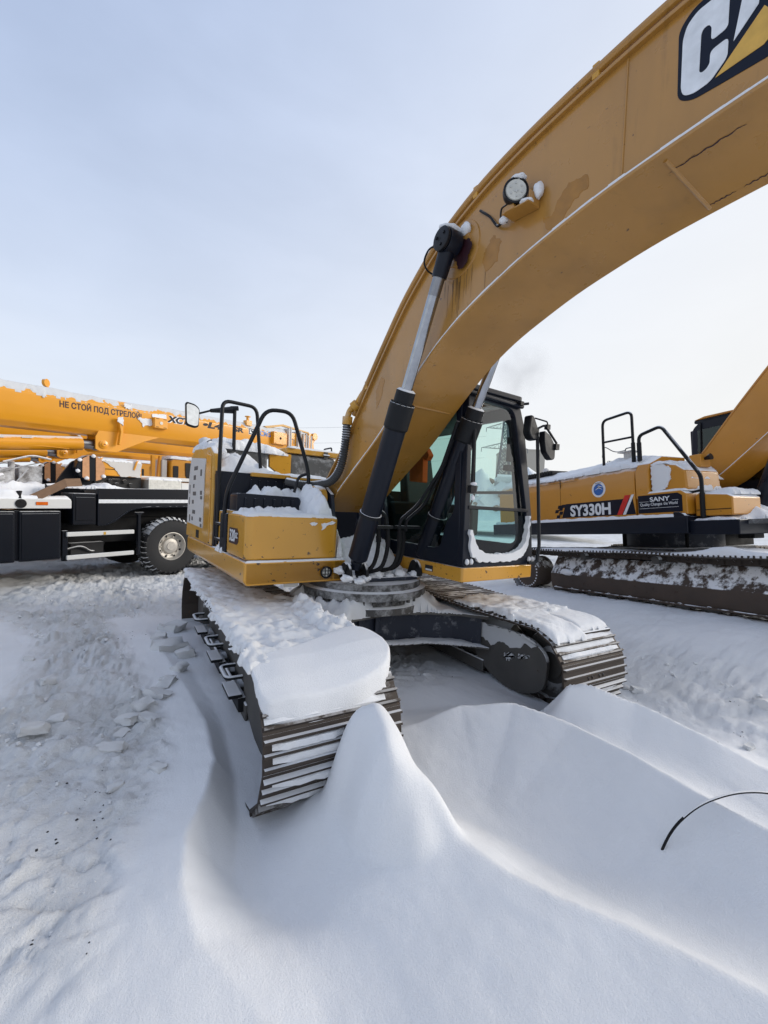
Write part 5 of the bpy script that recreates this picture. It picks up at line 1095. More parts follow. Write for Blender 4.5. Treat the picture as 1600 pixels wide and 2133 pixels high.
BS([(-1.45, -.47), (-.6, -.47), (-.6, -1.16), (-1.43, -1.14)], 1.795, lambda X, Y: .03 + .07 * sstep(-1.36, -1.1, X), .05, seed=66, rag=.02, res=.02, lump=.5)
BS([(-1.50, -1.17), (-1.44, -1.17), (-1.44, 3.0), (-1.50, 3.0)], 1.425, .045, .03, seed=67, rag=.006, res=.016, lump=.5)
BS([(-1.42, -1.20), (-1.0, -1.20), (-.4, -1.2), (-.4, -2.0), (-1.0, -1.72), (-1.36, -1.66)], 1.36, lambda X, Y: .04 + .30 * sstep(-1.2, -.7, X) * sstep(-1.9, -1.4, Y), .15, seed=68, rag=.04, res=.03, lump=.6)
BS([(-1.30, -1.22), (-.7, -1.22), (-.7, -1.66), (-1.26, -1.66)], 1.70, .08, .1, seed=69, rag=.03, res=.02, lump=.5)
BS([(-.62, -.45), (-.36, -.45), (-.36, -.95), (-.62, -.95)], 2.12, .10, .1, seed=70, rag=.02, res=.02, lump=.5)
BS([(-.6, -1.0), (.4, -1.0), (.4, -2.0), (-.6, -2.0)], 1.22, .16, .25, seed=71, rag=.04, res=.03, lump=.7)

# ================================================================ THE CRANE TRUCKS ON THE LEFT
kr = tag(empty('crane_truck'), 'orange truck crane nearest on the left with a lettered boom over a dark chassis', 'crane truck', 'orange truck cranes parked side by side')
kr.matrix_world = K_M
def K(m, name, mat, parent=kr, smooth=35, bevel=0.0, seg=2): return m.build(name, mat, parent, smooth, bevel, seg)
def KS(poly, base, thick, edge, **kw): return snow_sheet('snow_cover', poly, base, thick, edge, kr, **kw)
NAVK = paint('blue_black_truck_paint', (0.007, 0.009, 0.014), 0.32, grime=0.3, dust=0.7, thr=0.8, spec=0.25)
# chassis, lockers, deck
K(MB().box(-6, 4.6, .55, .85, .72, 1.22).box(-6, 4.6, 1.75, 2.05, .72, 1.22).box(-6, 4.6, .5, 2.1, 1.22, 1.42), 'chassis', RUB, bevel=.01)
for x0, x1 in ((-3.5, -2.66), (-2.61, -2.03), (-4.4, -3.55)):
    lk = K(MB().box(x0, x1, .02, .6, .53, 1.37), 'locker', NAVK, bevel=.025, seg=3)
    K(MB().box(x0 + .03, x1 - .03, .005, .02, .57, 1.33), 'locker_door', NAVK, lk, bevel=.01)
K(MB().box(-2.66, -2.60, .06, .5, .56, 1.38), 'locker_post', NAVK)
dkk = K(MB().prism([(-6, 1.415), (-1.885, 1.415), (-1.885, 1.56), (-1.93, 1.585), (-6, 1.575)], 'y', -.01, .62), 'deck_edge', WHITE, bevel=.015)
K(MB().box(-2.40, -2.235, -.022, -.009, 1.475, 1.53), 'marker_lamp', AMB, dkk, bevel=.004)
K(MB().lathe([(.001, 0), (.075, 0), (.075, .012), (.001, .014)], (-2.60, -.012, 1.50), (0, -1, 0), 18), 'deck_eye', RUB, dkk)
K(MB().tube([(-2.60, -.02, 1.52), (-2.60, .05, 1.62), (-2.60, .07, 1.70)], [.02, .02, .04], 10), 'deck_hook', RUB, dkk)
K(MB().box(-1.85, -1.475, .03, .6, 1.12, 1.69), 'battery_box', NAVK, bevel=.02, seg=3)
K(MB().box(-1.81, -1.51, .018, .03, 1.20, 1.62), 'box_lid', NAVK, bevel=.008)
K(MB().prism([(-1.465, 1.09), (-1.465, 1.79), (1.6, 1.86), (1.6, 1.45), (.95, 1.44), (-.62, 1.425), (-.86, 1.385), (-1.02, 1.28), (-1.16, 1.16), (-1.30, 1.10)], 'y', .0, .10).box(-1.46, 1.6, .1, .62, 1.6, 1.79), 'side_panel', NAVK, bevel=.012)
K(MB().tube([(-1.30, -.008, 1.12), (-1.12, -.008, 1.22), (-.95, -.008, 1.35), (-.78, -.008, 1.425), (-.5, -.008, 1.45), (1.5, -.008, 1.47)], .009, 6), 'arch_bead', NAVK)
K(MB().prism([(-1.455, 1.515), (-1.455, 1.585), (1.6, 1.62), (1.6, 1.55)], 'y', -.006, -.001), 'side_stripe', WDEC)
for z0, z1 in ((.915, .995), (.50, .58)):
    K(MB().box(-1.95, -.81, .0, .05, z0, z1), 'side_guard', WHITE, bevel=.012)
K(MB().box(-1.365, -1.325, -.004, .001, .925, .975), 'guard_sticker', YDEC)
K(MB().box(-2.0, -1.92, .05, .12, .48, 1.02), 'guard_post', NAVK, bevel=.006)
K(MB().prism([(-.79, 1.34), (-.62, 1.34), (-.68, 1.28), (-.68, .49), (-.73, .49), (-.73, 1.28)], 'y', .02, .10), 'guard_post', NAVK, bevel=.006)
K(MB().cyl((-1.8, .75, .8), (-1.1, .75, .8), .2, 16).box(-1.75, -1.2, .4, .7, .50, .75).tube(fillet([(-1.9, .4, .62), (-1.6, .35, .70), (-1.4, .4, .55), (-1.2, .5, .66)], .1), .025, 6), 'air_tank', RUBS)
# wheels
def wheel(x, y, side=-1):
    prof = [(.30, -.17), (.36, -.185), (.50, -.19), (.565, -.165), (.592, -.12), (.60, 0), (.592, .12), (.565, .165), (.50, .19), (.36, .185), (.30, .17)]
    w_ = MB().lathe(prof, (0, 0, 0), (0, 1, 0), 48, False)
    for k in range(34):
        a = 2 * math.pi * k / 34
        for s2, da in ((-1, 0), (1, .09)):
            c, s_ = math.cos(a + da), math.sin(a + da); t = Vector((-s_, 0, c)); n = Vector((c, 0, s_)); p = n * .592
            q = [p + t * u + Vector((0, v * s2, 0)) - n * dd for u, v, dd in ((-.032, .015, 0), (.020, .015, 0), (.036, .13, .004), (.036, .186, .05), (-.012, .186, .05), (-.016, .13, .004))]
            w_.add(q + [v + n * .034 for v in q], [(5, 4, 3, 2, 1, 0), (6, 7, 8, 9, 10, 11)] + [(i, (i + 1) % 6, 6 + (i + 1) % 6, 6 + i) for i in range(6)])
    o = K(w_, 'tyre', RUBS, smooth=30); o.location = (x, y, .60)
    r = MB().lathe([(.31, -.165), (.285, -.170), (.275, -.12), (.255, -.075), (.18, -.055), (.155, -.10), (.12, -.115), (.02, -.12)], (0, 0, 0), (0, 1, 0), 40, False)
    r.lathe([(.001, -.13), (.09, -.13), (.10, -.10), (.001, -.10)], (0, 0, 0), (0, 1, 0), 24)
    ri = K(r, 'rim', SILV, o, smooth=30)
    nb = MB()
    for k in range(10):
        a = 2 * math.pi * k / 10; nb.cyl((.205 * math.cos(a), -.095, .205 * math.sin(a)), (.205 * math.cos(a), -.06, .205 * math.sin(a)), .016, 6)
    tag(K(nb, 'wheel_nuts', SILV, ri, smooth=30), kind='stuff')
    hb_ = MB()
    for k in range(8):
        a = 2 * math.pi * (k + .5) / 8; hb_.cyl((.235 * math.cos(a), -.085, .235 * math.sin(a)), (.235 * math.cos(a), -.0775, .235 * math.sin(a)), .022, 8)
    tag(K(hb_, 'rim_holes', RUB, ri, smooth=30), kind='stuff')
    return o
for x in (0, 1.35, -4.9): wheel(x, .22)
K(MB().cyl((0, .4, .6), (0, 2.1, .6), .12, 12).cyl((1.35, .4, .6), (1.35, 2.1, .6), .12, 12).cyl((0, 1.95, .6), (0, 2.3, .6), .58, 24).cyl((1.35, 1.95, .6), (1.35, 2.3, .6), .58, 24), 'axle', RUB)
# hook block held by its plate, strap, boxes on the deck
K(MB().prism(fillet2([(-1.95, 1.74), (-1.80, 2.02), (-1.62, 2.30), (-1.45, 2.36), (-1.12, 1.95), (-1.25, 1.80)], .06), 'y', .74, .80), 'hook_plate', NAVK, bevel=.01)
oc = [(-1.38 + .255 * math.cos(a), 2.175 + .255 * math.sin(a)) for a in np.linspace(0, 2 * math.pi, 11)[:-1]]
hkb = K(MB().prism(oc, 'y', .52, .74), 'hook_block', NAVK, bevel=.015)
K(MB().prism([(-1.53, 2.0), (-1.53, 2.35), (-1.42, 2.42), (-1.41, 1.935), (-1.47, 1.945)], 'y', .508, .519), 'block_stripe', PEACH, hkb); K(MB().prism([(-1.30, 1.935), (-1.305, 2.415), (-1.21, 2.36), (-1.14, 2.21), (-1.15, 2.05), (-1.21, 1.965)], 'y', .508, .519), 'block_stripe', PEACH, hkb)
for i, (x, z) in enumerate([(-1.58, 2.32), (-1.35, 2.41), (-1.46, 1.98), (-1.17, 2.03), (-1.61, 2.11)]): lump_on('snow_clump', (x, .50, z), (.04, .03, .035), kr, seed=80 + i, sub=2)
stp = MB()
sv = [(-3.4, 1.53), (-2.75, 1.52), (-2.58, 1.545), (-2.25, 1.74), (-1.95, 1.92), (-1.72, 1.94)]
for i in range(len(sv) - 1):
    (a, b), (c, d) = sv[i], sv[i + 1]; w0 = .05 if i < 1 else .12
    w1 = .05 if i < 0 else .12
    stp.add([(a, .0, b - w0), (c, .0, d - w1), (c, .10, d + .02), (a, .10, b + .02), (a, .012, b - w0), (c, .012, d - w1), (c, .112, d + .02), (a, .112, b + .02)], [(0, 1, 2, 3), (7, 6, 5, 4), (0, 4, 5, 1), (3, 2, 6, 7), (0, 3, 7, 4), (1, 5, 6, 2)])
K(stp, 'load_strap', BRN)
K(MB().cyl((-2.1, .5, 1.78), (-1.75, .5, 1.82), .065, 12), 'strap_roll', RUBS)
yb = K(MB().box(-1.20, -.39, .6, 1.5, 2.05, 2.345), 'valve_box', CRY, bevel=.02); K(MB().box(-1.20, -.80, .592, .6, 2.18, 2.19), 'box_gap', RUB, yb)
blob_plate('box_frost', [(-1.15, 2.345), (-.92, 2.20), (-.84, 2.10), (-.83, 2.055), (-.42, 2.055), (-.40, 2.34)], 'y', .585, .602, WFROST, yb, .01, 5, .004)
K(MB().tube(fillet([(-.56, .58, 2.20), (-.52, .56, 2.36), (-.48, .6, 2.40)], .05), .02, 8), 'box_hook', CRY, yb)
K(MB().tube(fillet([(-1.22, .58, 2.28), (-1.20, .56, 2.38), (-1.16, .6, 2.40)], .05), .02, 8), 'box_hook', CRY, yb)
vb = MB().box(-1.25, -.35, .7, 1.5, 1.78, 2.05)
for i, x in enumerate((-1.12, -.98, -.85, -.70, -.58)): vb.lathe([(.001, 0), (.042, 0), (.042, .05), (.001, .05)], (x, .70, 1.88 + .07 * (i % 2)), (0, -1, 0), 12)
vb.box(-.95, -.80, .66, .7, 1.96, 2.0); K(vb, 'valve_bank', RUBS, bevel=.006)
tb_ = K(MB().box(-.27, .47, .55, 1.1, 1.80, 2.02), 'tread_box', ALU, bevel=.01)
dm = MB()
for i in range(14):
    for j in range(4):
        cx, cz, a = -.23 + i * .05, 1.835 + j * .05, (.8 if (i + j) % 2 else -.8)
        dx, dz = .016 * math.cos(a), .016 * math.sin(a); dm.tube([(cx - dx, .549, cz - dz), (cx + dx, .549, cz + dz)], .004, 4)
tag(K(dm, 'tread_pattern', ALU, tb_, 0), kind='stuff')
K(MB().box(.5, 1.4, .6, 1.1, 1.80, 1.98).box(-.35, 1.6, .9, 2.0, 2.02, 2.10), 'deck_plate', WHITE, bevel=.01)
# slewing body, cab, mast behind the boxes
K(MB().prism(fillet2([(-4.2, 1.9), (-4.2, 2.9), (-3.8, 3.3), (-3.4, 2.6), (-3.1, 2.15), (-3.0, 1.9)], .1), 'y', .75, .80).prism(fillet2([(-4.2, 1.9), (-4.2, 2.9), (-3.8, 3.3), (-3.4, 2.6), (-3.1, 2.15), (-3.0, 1.9)], .1), 'y', 1.60, 1.65), 'turntable', CRY, bevel=.01)
K(MB().box(-2.36, -2.02, .95, 1.3, 1.80, 2.16).prism([(-2.75, 1.7), (-2.68, 2.05), (-2.5, 2.12), (-2.4, 1.7)], 'y', .9, 1.2).cyl((-2.46, 1.0, 1.7), (-2.46, 1.0, 2.22), .05, 10).cyl((-3.0, .8, 1.8), (-2.6, .9, 1.95), .07, 10).tube([(-2.75, .85, 2.0), (-2.1, .85, 2.22)], .012, 6).tube([(-2.5, .86, 1.75), (-2.25, .86, 2.1)], .014, 6).tube(fillet([(-2.6, .9, 2.2), (-2.2, .85, 2.35), (-1.9, .9, 2.3)], .1), .02, 6), 'deck_machinery', MACH, bevel=.012)
cbk = K(MB().prism(fillet2([(1.65, 2.05), (1.65, 2.72), (1.75, 2.80), (2.75, 2.80), (3.0, 2.45), (3.0, 2.05)], .06), 'y', .62, 1.35), 'operator_cab', CRY, bevel=.03)
K(MB().prism(fillet2([(2.12, 2.28), (2.10, 2.70), (2.66, 2.70), (2.86, 2.44), (2.55, 2.12), (2.28, 2.12)], .05), 'y', .60, .622), 'cab_window', INT, cbk); K(MB().prism(fillet2([(1.72, 2.22), (1.72, 2.58), (1.88, 2.58), (1.88, 2.22)], .03), 'y', .60, .622), 'cab_window', INT, cbk)
K(MB().box(1.42, 1.58, .7, 1.2, 1.9, 2.75), 'mast_post', WFROST, bevel=.02)
K(MB().box(1.15, 1.25, .75, .85, 1.9, 2.85).prism([(1.30, 2.0), (1.38, 2.85), (1.44, 2.85), (1.40, 2.0)], 'y', .75, .85), 'mast_stay', CRY)
KS([(1.62, .6), (2.85, .6), (2.85, 1.36), (1.62, 1.36)], 2.79, .09, .08, seed=90, rag=.02, res=.03)
# boom: base section, nested sections, heads
def boom_sec(x0, x1, z0, z1, y0, y1, dz0=0.0, dz1=0.0):
    m = MB(); v = []
    for x, dz in ((x0, dz0), (x1, dz1)):
        h = z1 - z0; zc = z0 + dz
        v += [(x, y, zc + q * h) for y, q in ((y0 + .16, 0.0), (y0 + .05, .12), (y0, .30), (y0, .80), (y0 + .10, 1.0), (y1 - .10, 1.0), (y1, .80), (y1, .30), (y1 - .05, .12), (y1 - .16, 0.0))]
    n = 10; m.add(v, [tuple(range(n)), tuple(range(2 * n - 1, n - 1, -1))] + [(i, n + i, n + (i + 1) % n, (i + 1) % n) for i in range(n)])
    return m
bk = K(boom_sec(-5.0, 4.05, 2.84, 3.62, .95, 1.60, -.03, .13), 'crane_boom', CRY, bevel=.02, smooth=50)
for i, (x1, g) in enumerate(((4.45, .05), (4.70, .09), (4.92, .13), (5.10, .17))):
    K(boom_sec(4.0, x1, 2.98 + g * .7, 3.74 - g * .6, .95 + g, 1.60 - g), 'boom_section', CRY, bk, bevel=.01)
hd_ = MB()
for i, x in enumerate((4.05, 4.46, 4.71, 4.94)):
    hd_.box(x, x + .05, .90 + .02 * i, 1.64, 2.98 + .02 * i, 3.80 - .03 * i); hd_.tube([(x + .1, .92, 3.1), (x + .1, .92, 3.85 - .05 * i)], .03, 6)
K(hd_, 'section_collar', WFROST, bk, bevel=.01)
K(MB().prism([(5.05, 2.95), (5.05, 3.8), (5.35, 3.82), (5.42, 3.70), (5.28, 3.5), (5.35, 3.1), (5.2, 2.95)], 'y', 1.05, 1.45).cyl((5.3, 1.0, 3.72), (5.3, 1.5, 3.72), .12, 14).cyl((5.22, 1.0, 3.1), (5.22, 1.5, 3.1), .13, 14), 'boom_head', CRY, bk, bevel=.01)
for x0, x1, z0, z1 in ((-.01, .29, 3.19, 3.43), (3.42, 3.92, 3.26, 3.62)):
    bx = K(MB().box(x0, x1, .84, 1.0, z0, z1), 'jib_bracket', CRY, bk, bevel=.012)
    K(MB().lathe([(.001, 0), (.035, 0), (.035, .006), (.001, .006)], ((x0 + x1) / 2, .838, (z0 + z1) / 2), (0, -1, 0), 16), 'bracket_hole', SILV if x0 < 1 else RUB, bx)
    K(MB().box(x0 + .03, x0 + .10, .836, .84, z1 - .035, z1 - .025).box(x1 - .10, x1 - .03, .836, .84, z1 - .035, z1 - .025).box(x0 + .03, x0 + .10, .836, .84, z0 + .02, z0 + .03).box(x1 - .10, x1 - .03, .836, .84, z0 + .02, z0 + .03), 'bracket_slots', RUB, bx)
K(MB().prism([(-1.12, 2.60), (-1.05, 2.56), (-.72, 2.565), (-.15, 2.86), (.25, 3.02), (.25, 3.10), (-1.05, 3.02), (-1.12, 2.85)], 'y', 1.0, 1.04).prism([(-1.12, 2.60), (-1.05, 2.56), (-.72, 2.565), (-.15, 2.86), (.25, 3.02), (.25, 3.10), (-1.05, 3.02)], 'y', 1.5, 1.54), 'boom_lug', CRY, bk, bevel=.01)
K(MB().lathe([(.001, 0), (.085, 0), (.085, .02), (.05, .03), (.05, .05), (.02, .055), (.001, .02)], (-.97, 1.0, 2.70), (0, -1, 0), 24), 'lug_pin', CRY, bk)
K(MB().prism([(-.75, 3.26), (-.66, 3.28), (-.65, 3.0), (-.70, 2.72), (-.735, 2.72), (-.70, 3.0)], 'y', .86, .96), 'boom_guard', CRY, bk, bevel=.008)
K(MB().tube([(-1.88, 1.2, 3.66), (-1.88, 1.2, 3.74)], .03, 8).lathe([(.001, 0), (.075, 0), (.075, .05), (.001, .05)], (-1.92, 1.2, 3.77), (.6, -.8, 0), 16), 'boom_fitting', CRY, bk)
K(MB().box(2.55, 2.72, .95, 1.1, 3.66, 3.80).lathe([(.04, 0), (.04, .09), (.08, .10), (.08, .12), (.01, .12)], (2.63, 1.02, 3.80), (0, 0, 1), 12), 'boom_fitting', CRY, bk)
KX = K(MB().prism([(3.2, 3.74), (3.9, 3.90), (5.0, 3.82), (5.0, 3.78), (3.9, 3.84), (3.3, 3.70)], 'y', 1.0, 1.08), 'jib_arm', YELS, bk)
lc = K(MB().tube([(-5, 1.2, 2.30), (-1.30, 1.2, 2.695)], .138, 28), 'lift_cylinder', CRY, smooth=30)
K(MB().box(-5, -1.55, 1.075, 1.083, 2.55, 2.56).prism([(-5, 2.30), (-1.6, 2.665), (-1.6, 2.68), (-5, 2.315)], 'y', 1.06, 1.09), 'cylinder_pipe', CRY, lc); K(MB().tube([(-1.31, 1.2, 2.694), (-1.10, 1.2, 2.70)], .10, 24).lathe([(.02, -.08), (.12, -.08), (.12, .08), (.02, .08)], (-1.02, 1.2, 2.70), (0, 1, 0), 24), 'cylinder_rod', CHROMED, lc, smooth=30)
KS([(-5, .965), (4.0, .965), (4.0, 1.52), (-5, 1.55)], lambda X, Y: 3.582 + (X + 5) * .0177 - .156 * np.clip((1.05 - Y) / .10, 0, 1.2), lambda X, Y: .022 + .010 * np.sin(X * 2.2), .05, seed=91, rag=.045, res=.018, lump=.8, mat=DUSTY)
for i, (o, sd_) in enumerate((([(-.35, 3.36), (-.02, 3.38), (-.02, 3.24), (-.15, 3.22), (-.22, 3.18), (-.25, 3.28)], 3), ([(-.62, 3.60), (-.46, 3.62), (-.45, 3.54), (-.51, 3.50), (-.58, 3.53)], 4), ([(-.02, 3.50), (.32, 3.55), (.30, 3.43), (.0, 3.42)], 5), ([(-.76, 3.28), (-.66, 3.30), (-.66, 3.12), (-.71, 3.17), (-.77, 3.2)], 6))):
    blob_plate('stuck_snow', o, 'y', .935 if i != 3 else .845, .952 if i != 3 else .865, CRUST, bk, .008, sd_, .004, n=50)
# lettering on the boom side
by = .9485
text('warning_lettering', 'НЕ СТОЙ ПОД СТРЕЛОЙ!', KDEC, bk, (-1.76, by, 3.325), (1, 0, .017), (0, 0, 1), .155, 1.52, bold=.032)
text('boom_lettering', 'XCT25', WDEC, bk, (.315, by, 3.385), (1, 0, .022), (0, 0, 1), .20, .83, bold=.09, shear=.2)
text('boom_lettering', 'XCT25', NDEC, bk, (.322, by - .0025, 3.385), (1, 0, .022), (0, 0, 1), .20, .80, bold=.045, shear=.2)
text('boom_lettering', '•L4', NDEC, bk, (1.24, by, 3.405), (1, 0, .022), (0, 0, 1), .20, .55, bold=.05, shear=.2)
text('boom_lettering', 'SR', NDEC, bk, (2.12, by, 3.43), (1, 0, .022), (0, 0, 1), .17, .33, bold=.05, shear=.1)
lg = K(MB().box(2.62, 2.84, by - .002, by + .003, 3.42, 3.60), 'maker_badge', WDEC, bk, 0); K(MB().ring([(2.63, 3.43), (2.83, 3.43), (2.83, 3.59), (2.63, 3.59)], [(2.655, 3.455), (2.805, 3.455), (2.805, 3.565), (2.655, 3.565)], 'y', by - .004, by - .0022), 'badge_frame', NDEC, lg, 0)
K(MB().prism([(2.67, 3.55), (2.79, 3.55), (2.73, 3.465)], 'y', by - .004, by - .0022), 'badge_triangle', NDEC, lg, 0)
text('maker_lettering', 'XCMG', BDEC, bk, (2.87, by, 3.435), (1, 0, .02), (0, 0, 1), .20, .52, bold=.03)
text('load_lettering', 'ГП 25т', KDEC, bk, (4.02, 1.0, 3.36), (1, 0, .02), (0, 0, 1), .19, .92, bold=.012)
K(MB().box(3.98, 5.0, 1.005, 1.02, 3.1, 3.7), 'load_panel', CRY, bk)
# deck snow
KS([(-6, .02), (-1.90, .02), (-1.90, .6), (-6, .6)], 1.575, lambda X, Y: .05 + .10 * sstep(-2.5, -2.75, X), .06, seed=92, rag=.012, res=.03, lump=.5)
KS([(-2.0, .3), (-1.2, .03), (1.5, .02), (1.5, .6), (-.5, .75), (-1.9, .85)], lambda X, Y: 1.78 + .02 * X * (X > -1.46), lambda X, Y: .035 + .10 * np.exp(-((X + 1.25) ** 2) / .04), .05, seed=93, rag=.02, res=.025, lump=.4)
KS([(-6, .62), (-2.0, .62), (-1.9, 1.0), (-6, 1.0)], 1.62, .22, .1, seed=94, rag=.03, res=.05, lump=.5)
KS([(-.27, .55), (.48, .55), (.48, 1.1), (-.27, 1.1)], 2.02, .05, .05, seed=95, rag=.015, res=.02)
KS([(-1.2, .6), (-.39, .6), (-.39, 1.5), (-1.2, 1.5)], 2.345, .045, .06, seed=96, rag=.02, res=.03)
KS([(-6, 1.05), (-1.35, 1.1), (-1.35, 1.3), (-6, 1.32)], lambda X, Y: 2.415 + (X + 5) * .107 - .03 , .025, .05, seed=97, rag=.02, res=.05, mat=CRUST)

def copy_tree(o, parent, lab=None):
    c = o.copy(); col.objects.link(c); c.parent = parent
    for ch in o.children: copy_tree(ch, c)
    return c
for i, (dx, dy, lab) in enumerate(((.42, 3.25, 'second truck crane on the left, its orange cab seen past the nearest boom'), (1.05, 6.6, 'third truck crane on the left, its lift cylinder lowest of the orange ones'))):
    c = copy_tree(kr, None); c.matrix_world = K_M @ Matrix.Translation((dx, dy, -.02)); c['label'] = lab
# a red jib resting low behind the cranes
rj = tag(MB().box(-4.5, .15, 10.2, 10.6, 2.02, 2.28).build('jib', paint('red_paint', (.50, .03, .02), .4, grime=.2, dust=.6), None, 30, .02), 'red jib lying low behind the orange crane cylinders', 'jib'); rj.matrix_world = K_M

# ================================================================ BEHIND THE CAB: pylon, buildings, scrap heap, hills
def campt(px, py, d):
    return Vector(CAM) + Vector(_w * d + _r * ((px - 800) / FPX * d) - _u * ((py - 1066.5) / FPX * d))
def lattice(m, legs, levels, r):
    """legs: function z -> half width; levels: heights of the panels"""
    for i in range(len(levels) - 1):
        z0, z1 = levels[i], levels[i + 1]; a, b = legs(z0), legs(z1)
        c0 = [(-a, -a), (a, -a), (a, a), (-a, a)]; c1 = [(-b, -b), (b, -b), (b, b), (-b, b)]
        for k in range(4):
            p, q = c0[k], c0[(k + 1) % 4]; u, v = c1[k], c1[(k + 1) % 4]
            m.tube([(*p, z0), (*u, z1)], r * 1.5, 4); m.tube([(*p, z0), (*v, z1)], r, 4); m.tube([(*q, z0), (*u, z1)], r, 4); m.tube([(*u, z1), (*v, z1)], r, 4)
pb_ = Vector((117.5, 111.5, 3)); py_ = tag(empty('power_pylon', pb_), 'grey lattice power pylon seen through the green cab window', 'pylon')
py_.rotation_euler.z = R(-36)
m = MB(); lattice(m, lambda z: 3.2 - 2.1 * min(z / 26, 1) - .7 * max(0, (z - 26) / 14), [0, 6, 11, 15, 18.5, 21.5, 24, 26.5, 29, 31.5, 34, 36.5, 39, 42], .17)
m.build('tower', LATT, py_, 0)
for z, L in ((22.5, 8.5), (30, 7), (36, 5.0)):
    c = MB()
    for s2 in (-1, 1):
        for y in (-1.0, 1.0): c.tube([(s2 * .9, y, z), (s2 * L, 0, z + .2)], .10, 4); c.tube([(s2 * .9, y, z + 2.2), (s2 * L, 0, z + .2)], .10, 4)
        for k in range(1, 5):
            t = k / 5; x = s2 * (.9 + (L - .9) * t); w_ = 1 - t; c.tube([(x, -w_, z + .2 * t), (x, -w_, z + 2.2 * (1 - t) + .2 * t)], .07, 4); c.tube([(x, -w_, z + .2 * t), (x - s2 * (L - .9) / 5, -w_ - .2, z + 2.2 * (1 - t + .2))], .07, 4)
        c.tube([(s2 * L, 0, z + .2), (s2 * L, 0, z - 1.4)], .12, 5)
    c.build('cross_arm', LATT, py_, 0)
pyf = tag(empty('power_pylon', (262, 160, 4)), 'tiny far lattice pylon standing above the vent of the amber excavator', 'pylon'); pyf.rotation_euler.z = R(-20)
m = MB(); lattice(m, lambda z: 2.6 - 1.9 * min(z / 30, 1), [0, 7, 13, 18, 22, 26, 30, 34], .11); m.build('tower', LATT, pyf, 0)
MB().tube([(-6, 0, 24), (6, 0, 24)], .2, 4).tube([(-4.5, 0, 30), (4.5, 0, 30)], .2, 4).build('cross_arm', LATT, pyf, 0)
for i, (z, sag, lab) in enumerate(((22.0, 6, 'lowest of the thin power lines running off to the left of the pylon'), (30, 5, 'middle thin power line running off to the left of the pylon'), (36, 5, 'uppermost thin power line running off to the left of the pylon'))):
    wm = MB()
    A_, B_ = Vector((112, 116, z)), Vector((-60, 240, z - 2))
    wm.tube([A_.lerp(B_, t) - Vector((0, 0, sag * 4 * t * (1 - t))) for t in np.linspace(0, 1, 20)], .035, 4)
    tag(wm.build('power_line', LATT, None, 0), lab, 'power line', 'power lines')
def building(name, corner, w, d, h, rot, lab, rows, cols, mat=CONC):
    b = tag(empty(name, corner), lab, 'building'); b.rotation_euler.z = rot
    wl_ = MB().box(0, w, 0, d, 0, h).box(-.2, w + .2, -.2, d + .2, h, h + .6).build('wall', mat, b, 0)
    for r_ in range(rows):
        for c in range(cols):
            wn = MB().box(w * (c + .25) / cols, w * (c + .75) / cols, -.06, .05, h * (r_ + .35) / rows, h * (r_ + .7) / rows).build('window', INT, b, 0)
    MB().box(0, w, -.12, -.02, h * .52, h * .53).build('ledge', mat, b, 0)
    return b
building('building', (134.6, 128.0, 2), 17, 20, 26.5, R(-36), 'plain beige concrete block behind the cab door and mirror', 0, 0)
# scrap heap behind the cab
hp_ = tag(empty('scrap_heap', (21, 19, 1.2)), 'snow covered heap of pale scrap and brown lumps seen through the cab glass', 'scrap heap')
hpn = MB(); rg4 = random.Random(12)
xs = np.linspace(-7, 7, 60); ys = np.linspace(-4, 4, 34); XX, YY = np.meshgrid(xs, ys); ZZ = np.clip(3.6 * np.exp(-(XX / 4.6) ** 4) * np.exp(-(YY / 2.4) ** 2) * (1 + .45 * fbm(XX * .8, YY * .8, 5, 2)) - .25, -.4, 9)
hpn.add(np.c_[XX.ravel(), YY.ravel(), ZZ.ravel()].tolist(), [(j * 60 + i, j * 60 + i + 1, (j + 1) * 60 + i + 1, (j + 1) * 60 + i) for j in range(33) for i in range(59)])
ho = hpn.build('heap_snow', JUNK1, hp_, 60); hp_.rotation_euler.z = R(-40)
for mat_, nm, cnt in ((JUNK1, 'pale_scrap', 90), (JUNK2, 'brown_lumps', 60)):
    jm = MB()
    for k in range(cnt):
        x, y = rg4.uniform(-5.5, 5.5), rg4.uniform(-2.2, .6)
        if nm == 'brown_lumps' and x > 1: x -= 4
        zz = 3.4 * math.exp(-(x / 4.6) ** 4) * math.exp(-(y / 2.4) ** 2); s = rg4.uniform(.15, .6)
        q = MB().box(-s, s, -s * .3, s * .3, -s * rg4.uniform(.2, .8), s * .5) if nm == 'pale_scrap' else MB().lathe([(.02, -s * .6), (s * .7, -s * .3), (s * .8, s * .1), (s * .4, s * .5), (.02, s * .55)], (0, 0, 0), (rg4.uniform(-.5, .5), rg4.uniform(-.5, .5), 1), 6)
        mt = Matrix.Translation((x, y, zz * rg4.uniform(.4, 1.02))) @ Matrix.Rotation(rg4.uniform(0, 6), 4, 'Z') @ Matrix.Rotation(rg4.uniform(-1, 1), 4, 'X'); q.xf(mt); jm.add(q.v, q.f)
    tag(jm.build(nm, mat_, hp_, 30), kind='stuff')
# far hills
hm = MB(); n = 90; v = []
for i in range(n + 1):
    a = R(-40) + R(170) * i / n; z = 26 + 34 * max(0, float(fbm(np.array([i * .09]), np.array([3.3]), 4, 5)[0])) + 10 * float(fbm(np.array([i * .4]), np.array([1.3]), 3, 6)[0])
    for rr_, zz in ((900, -5), (1100, z), (1500, z * .8), (1700, -5)): v.append((rr_ * math.sin(a), rr_ * math.cos(a), zz))
hm.add(v, [(i * 4 + k, (i + 1) * 4 + k, (i + 1) * 4 + k + 1, i * 4 + k + 1) for i in range(n) for k in range(3)])
tag(hm.build('hills', HILL, None, 60), kind='structure')

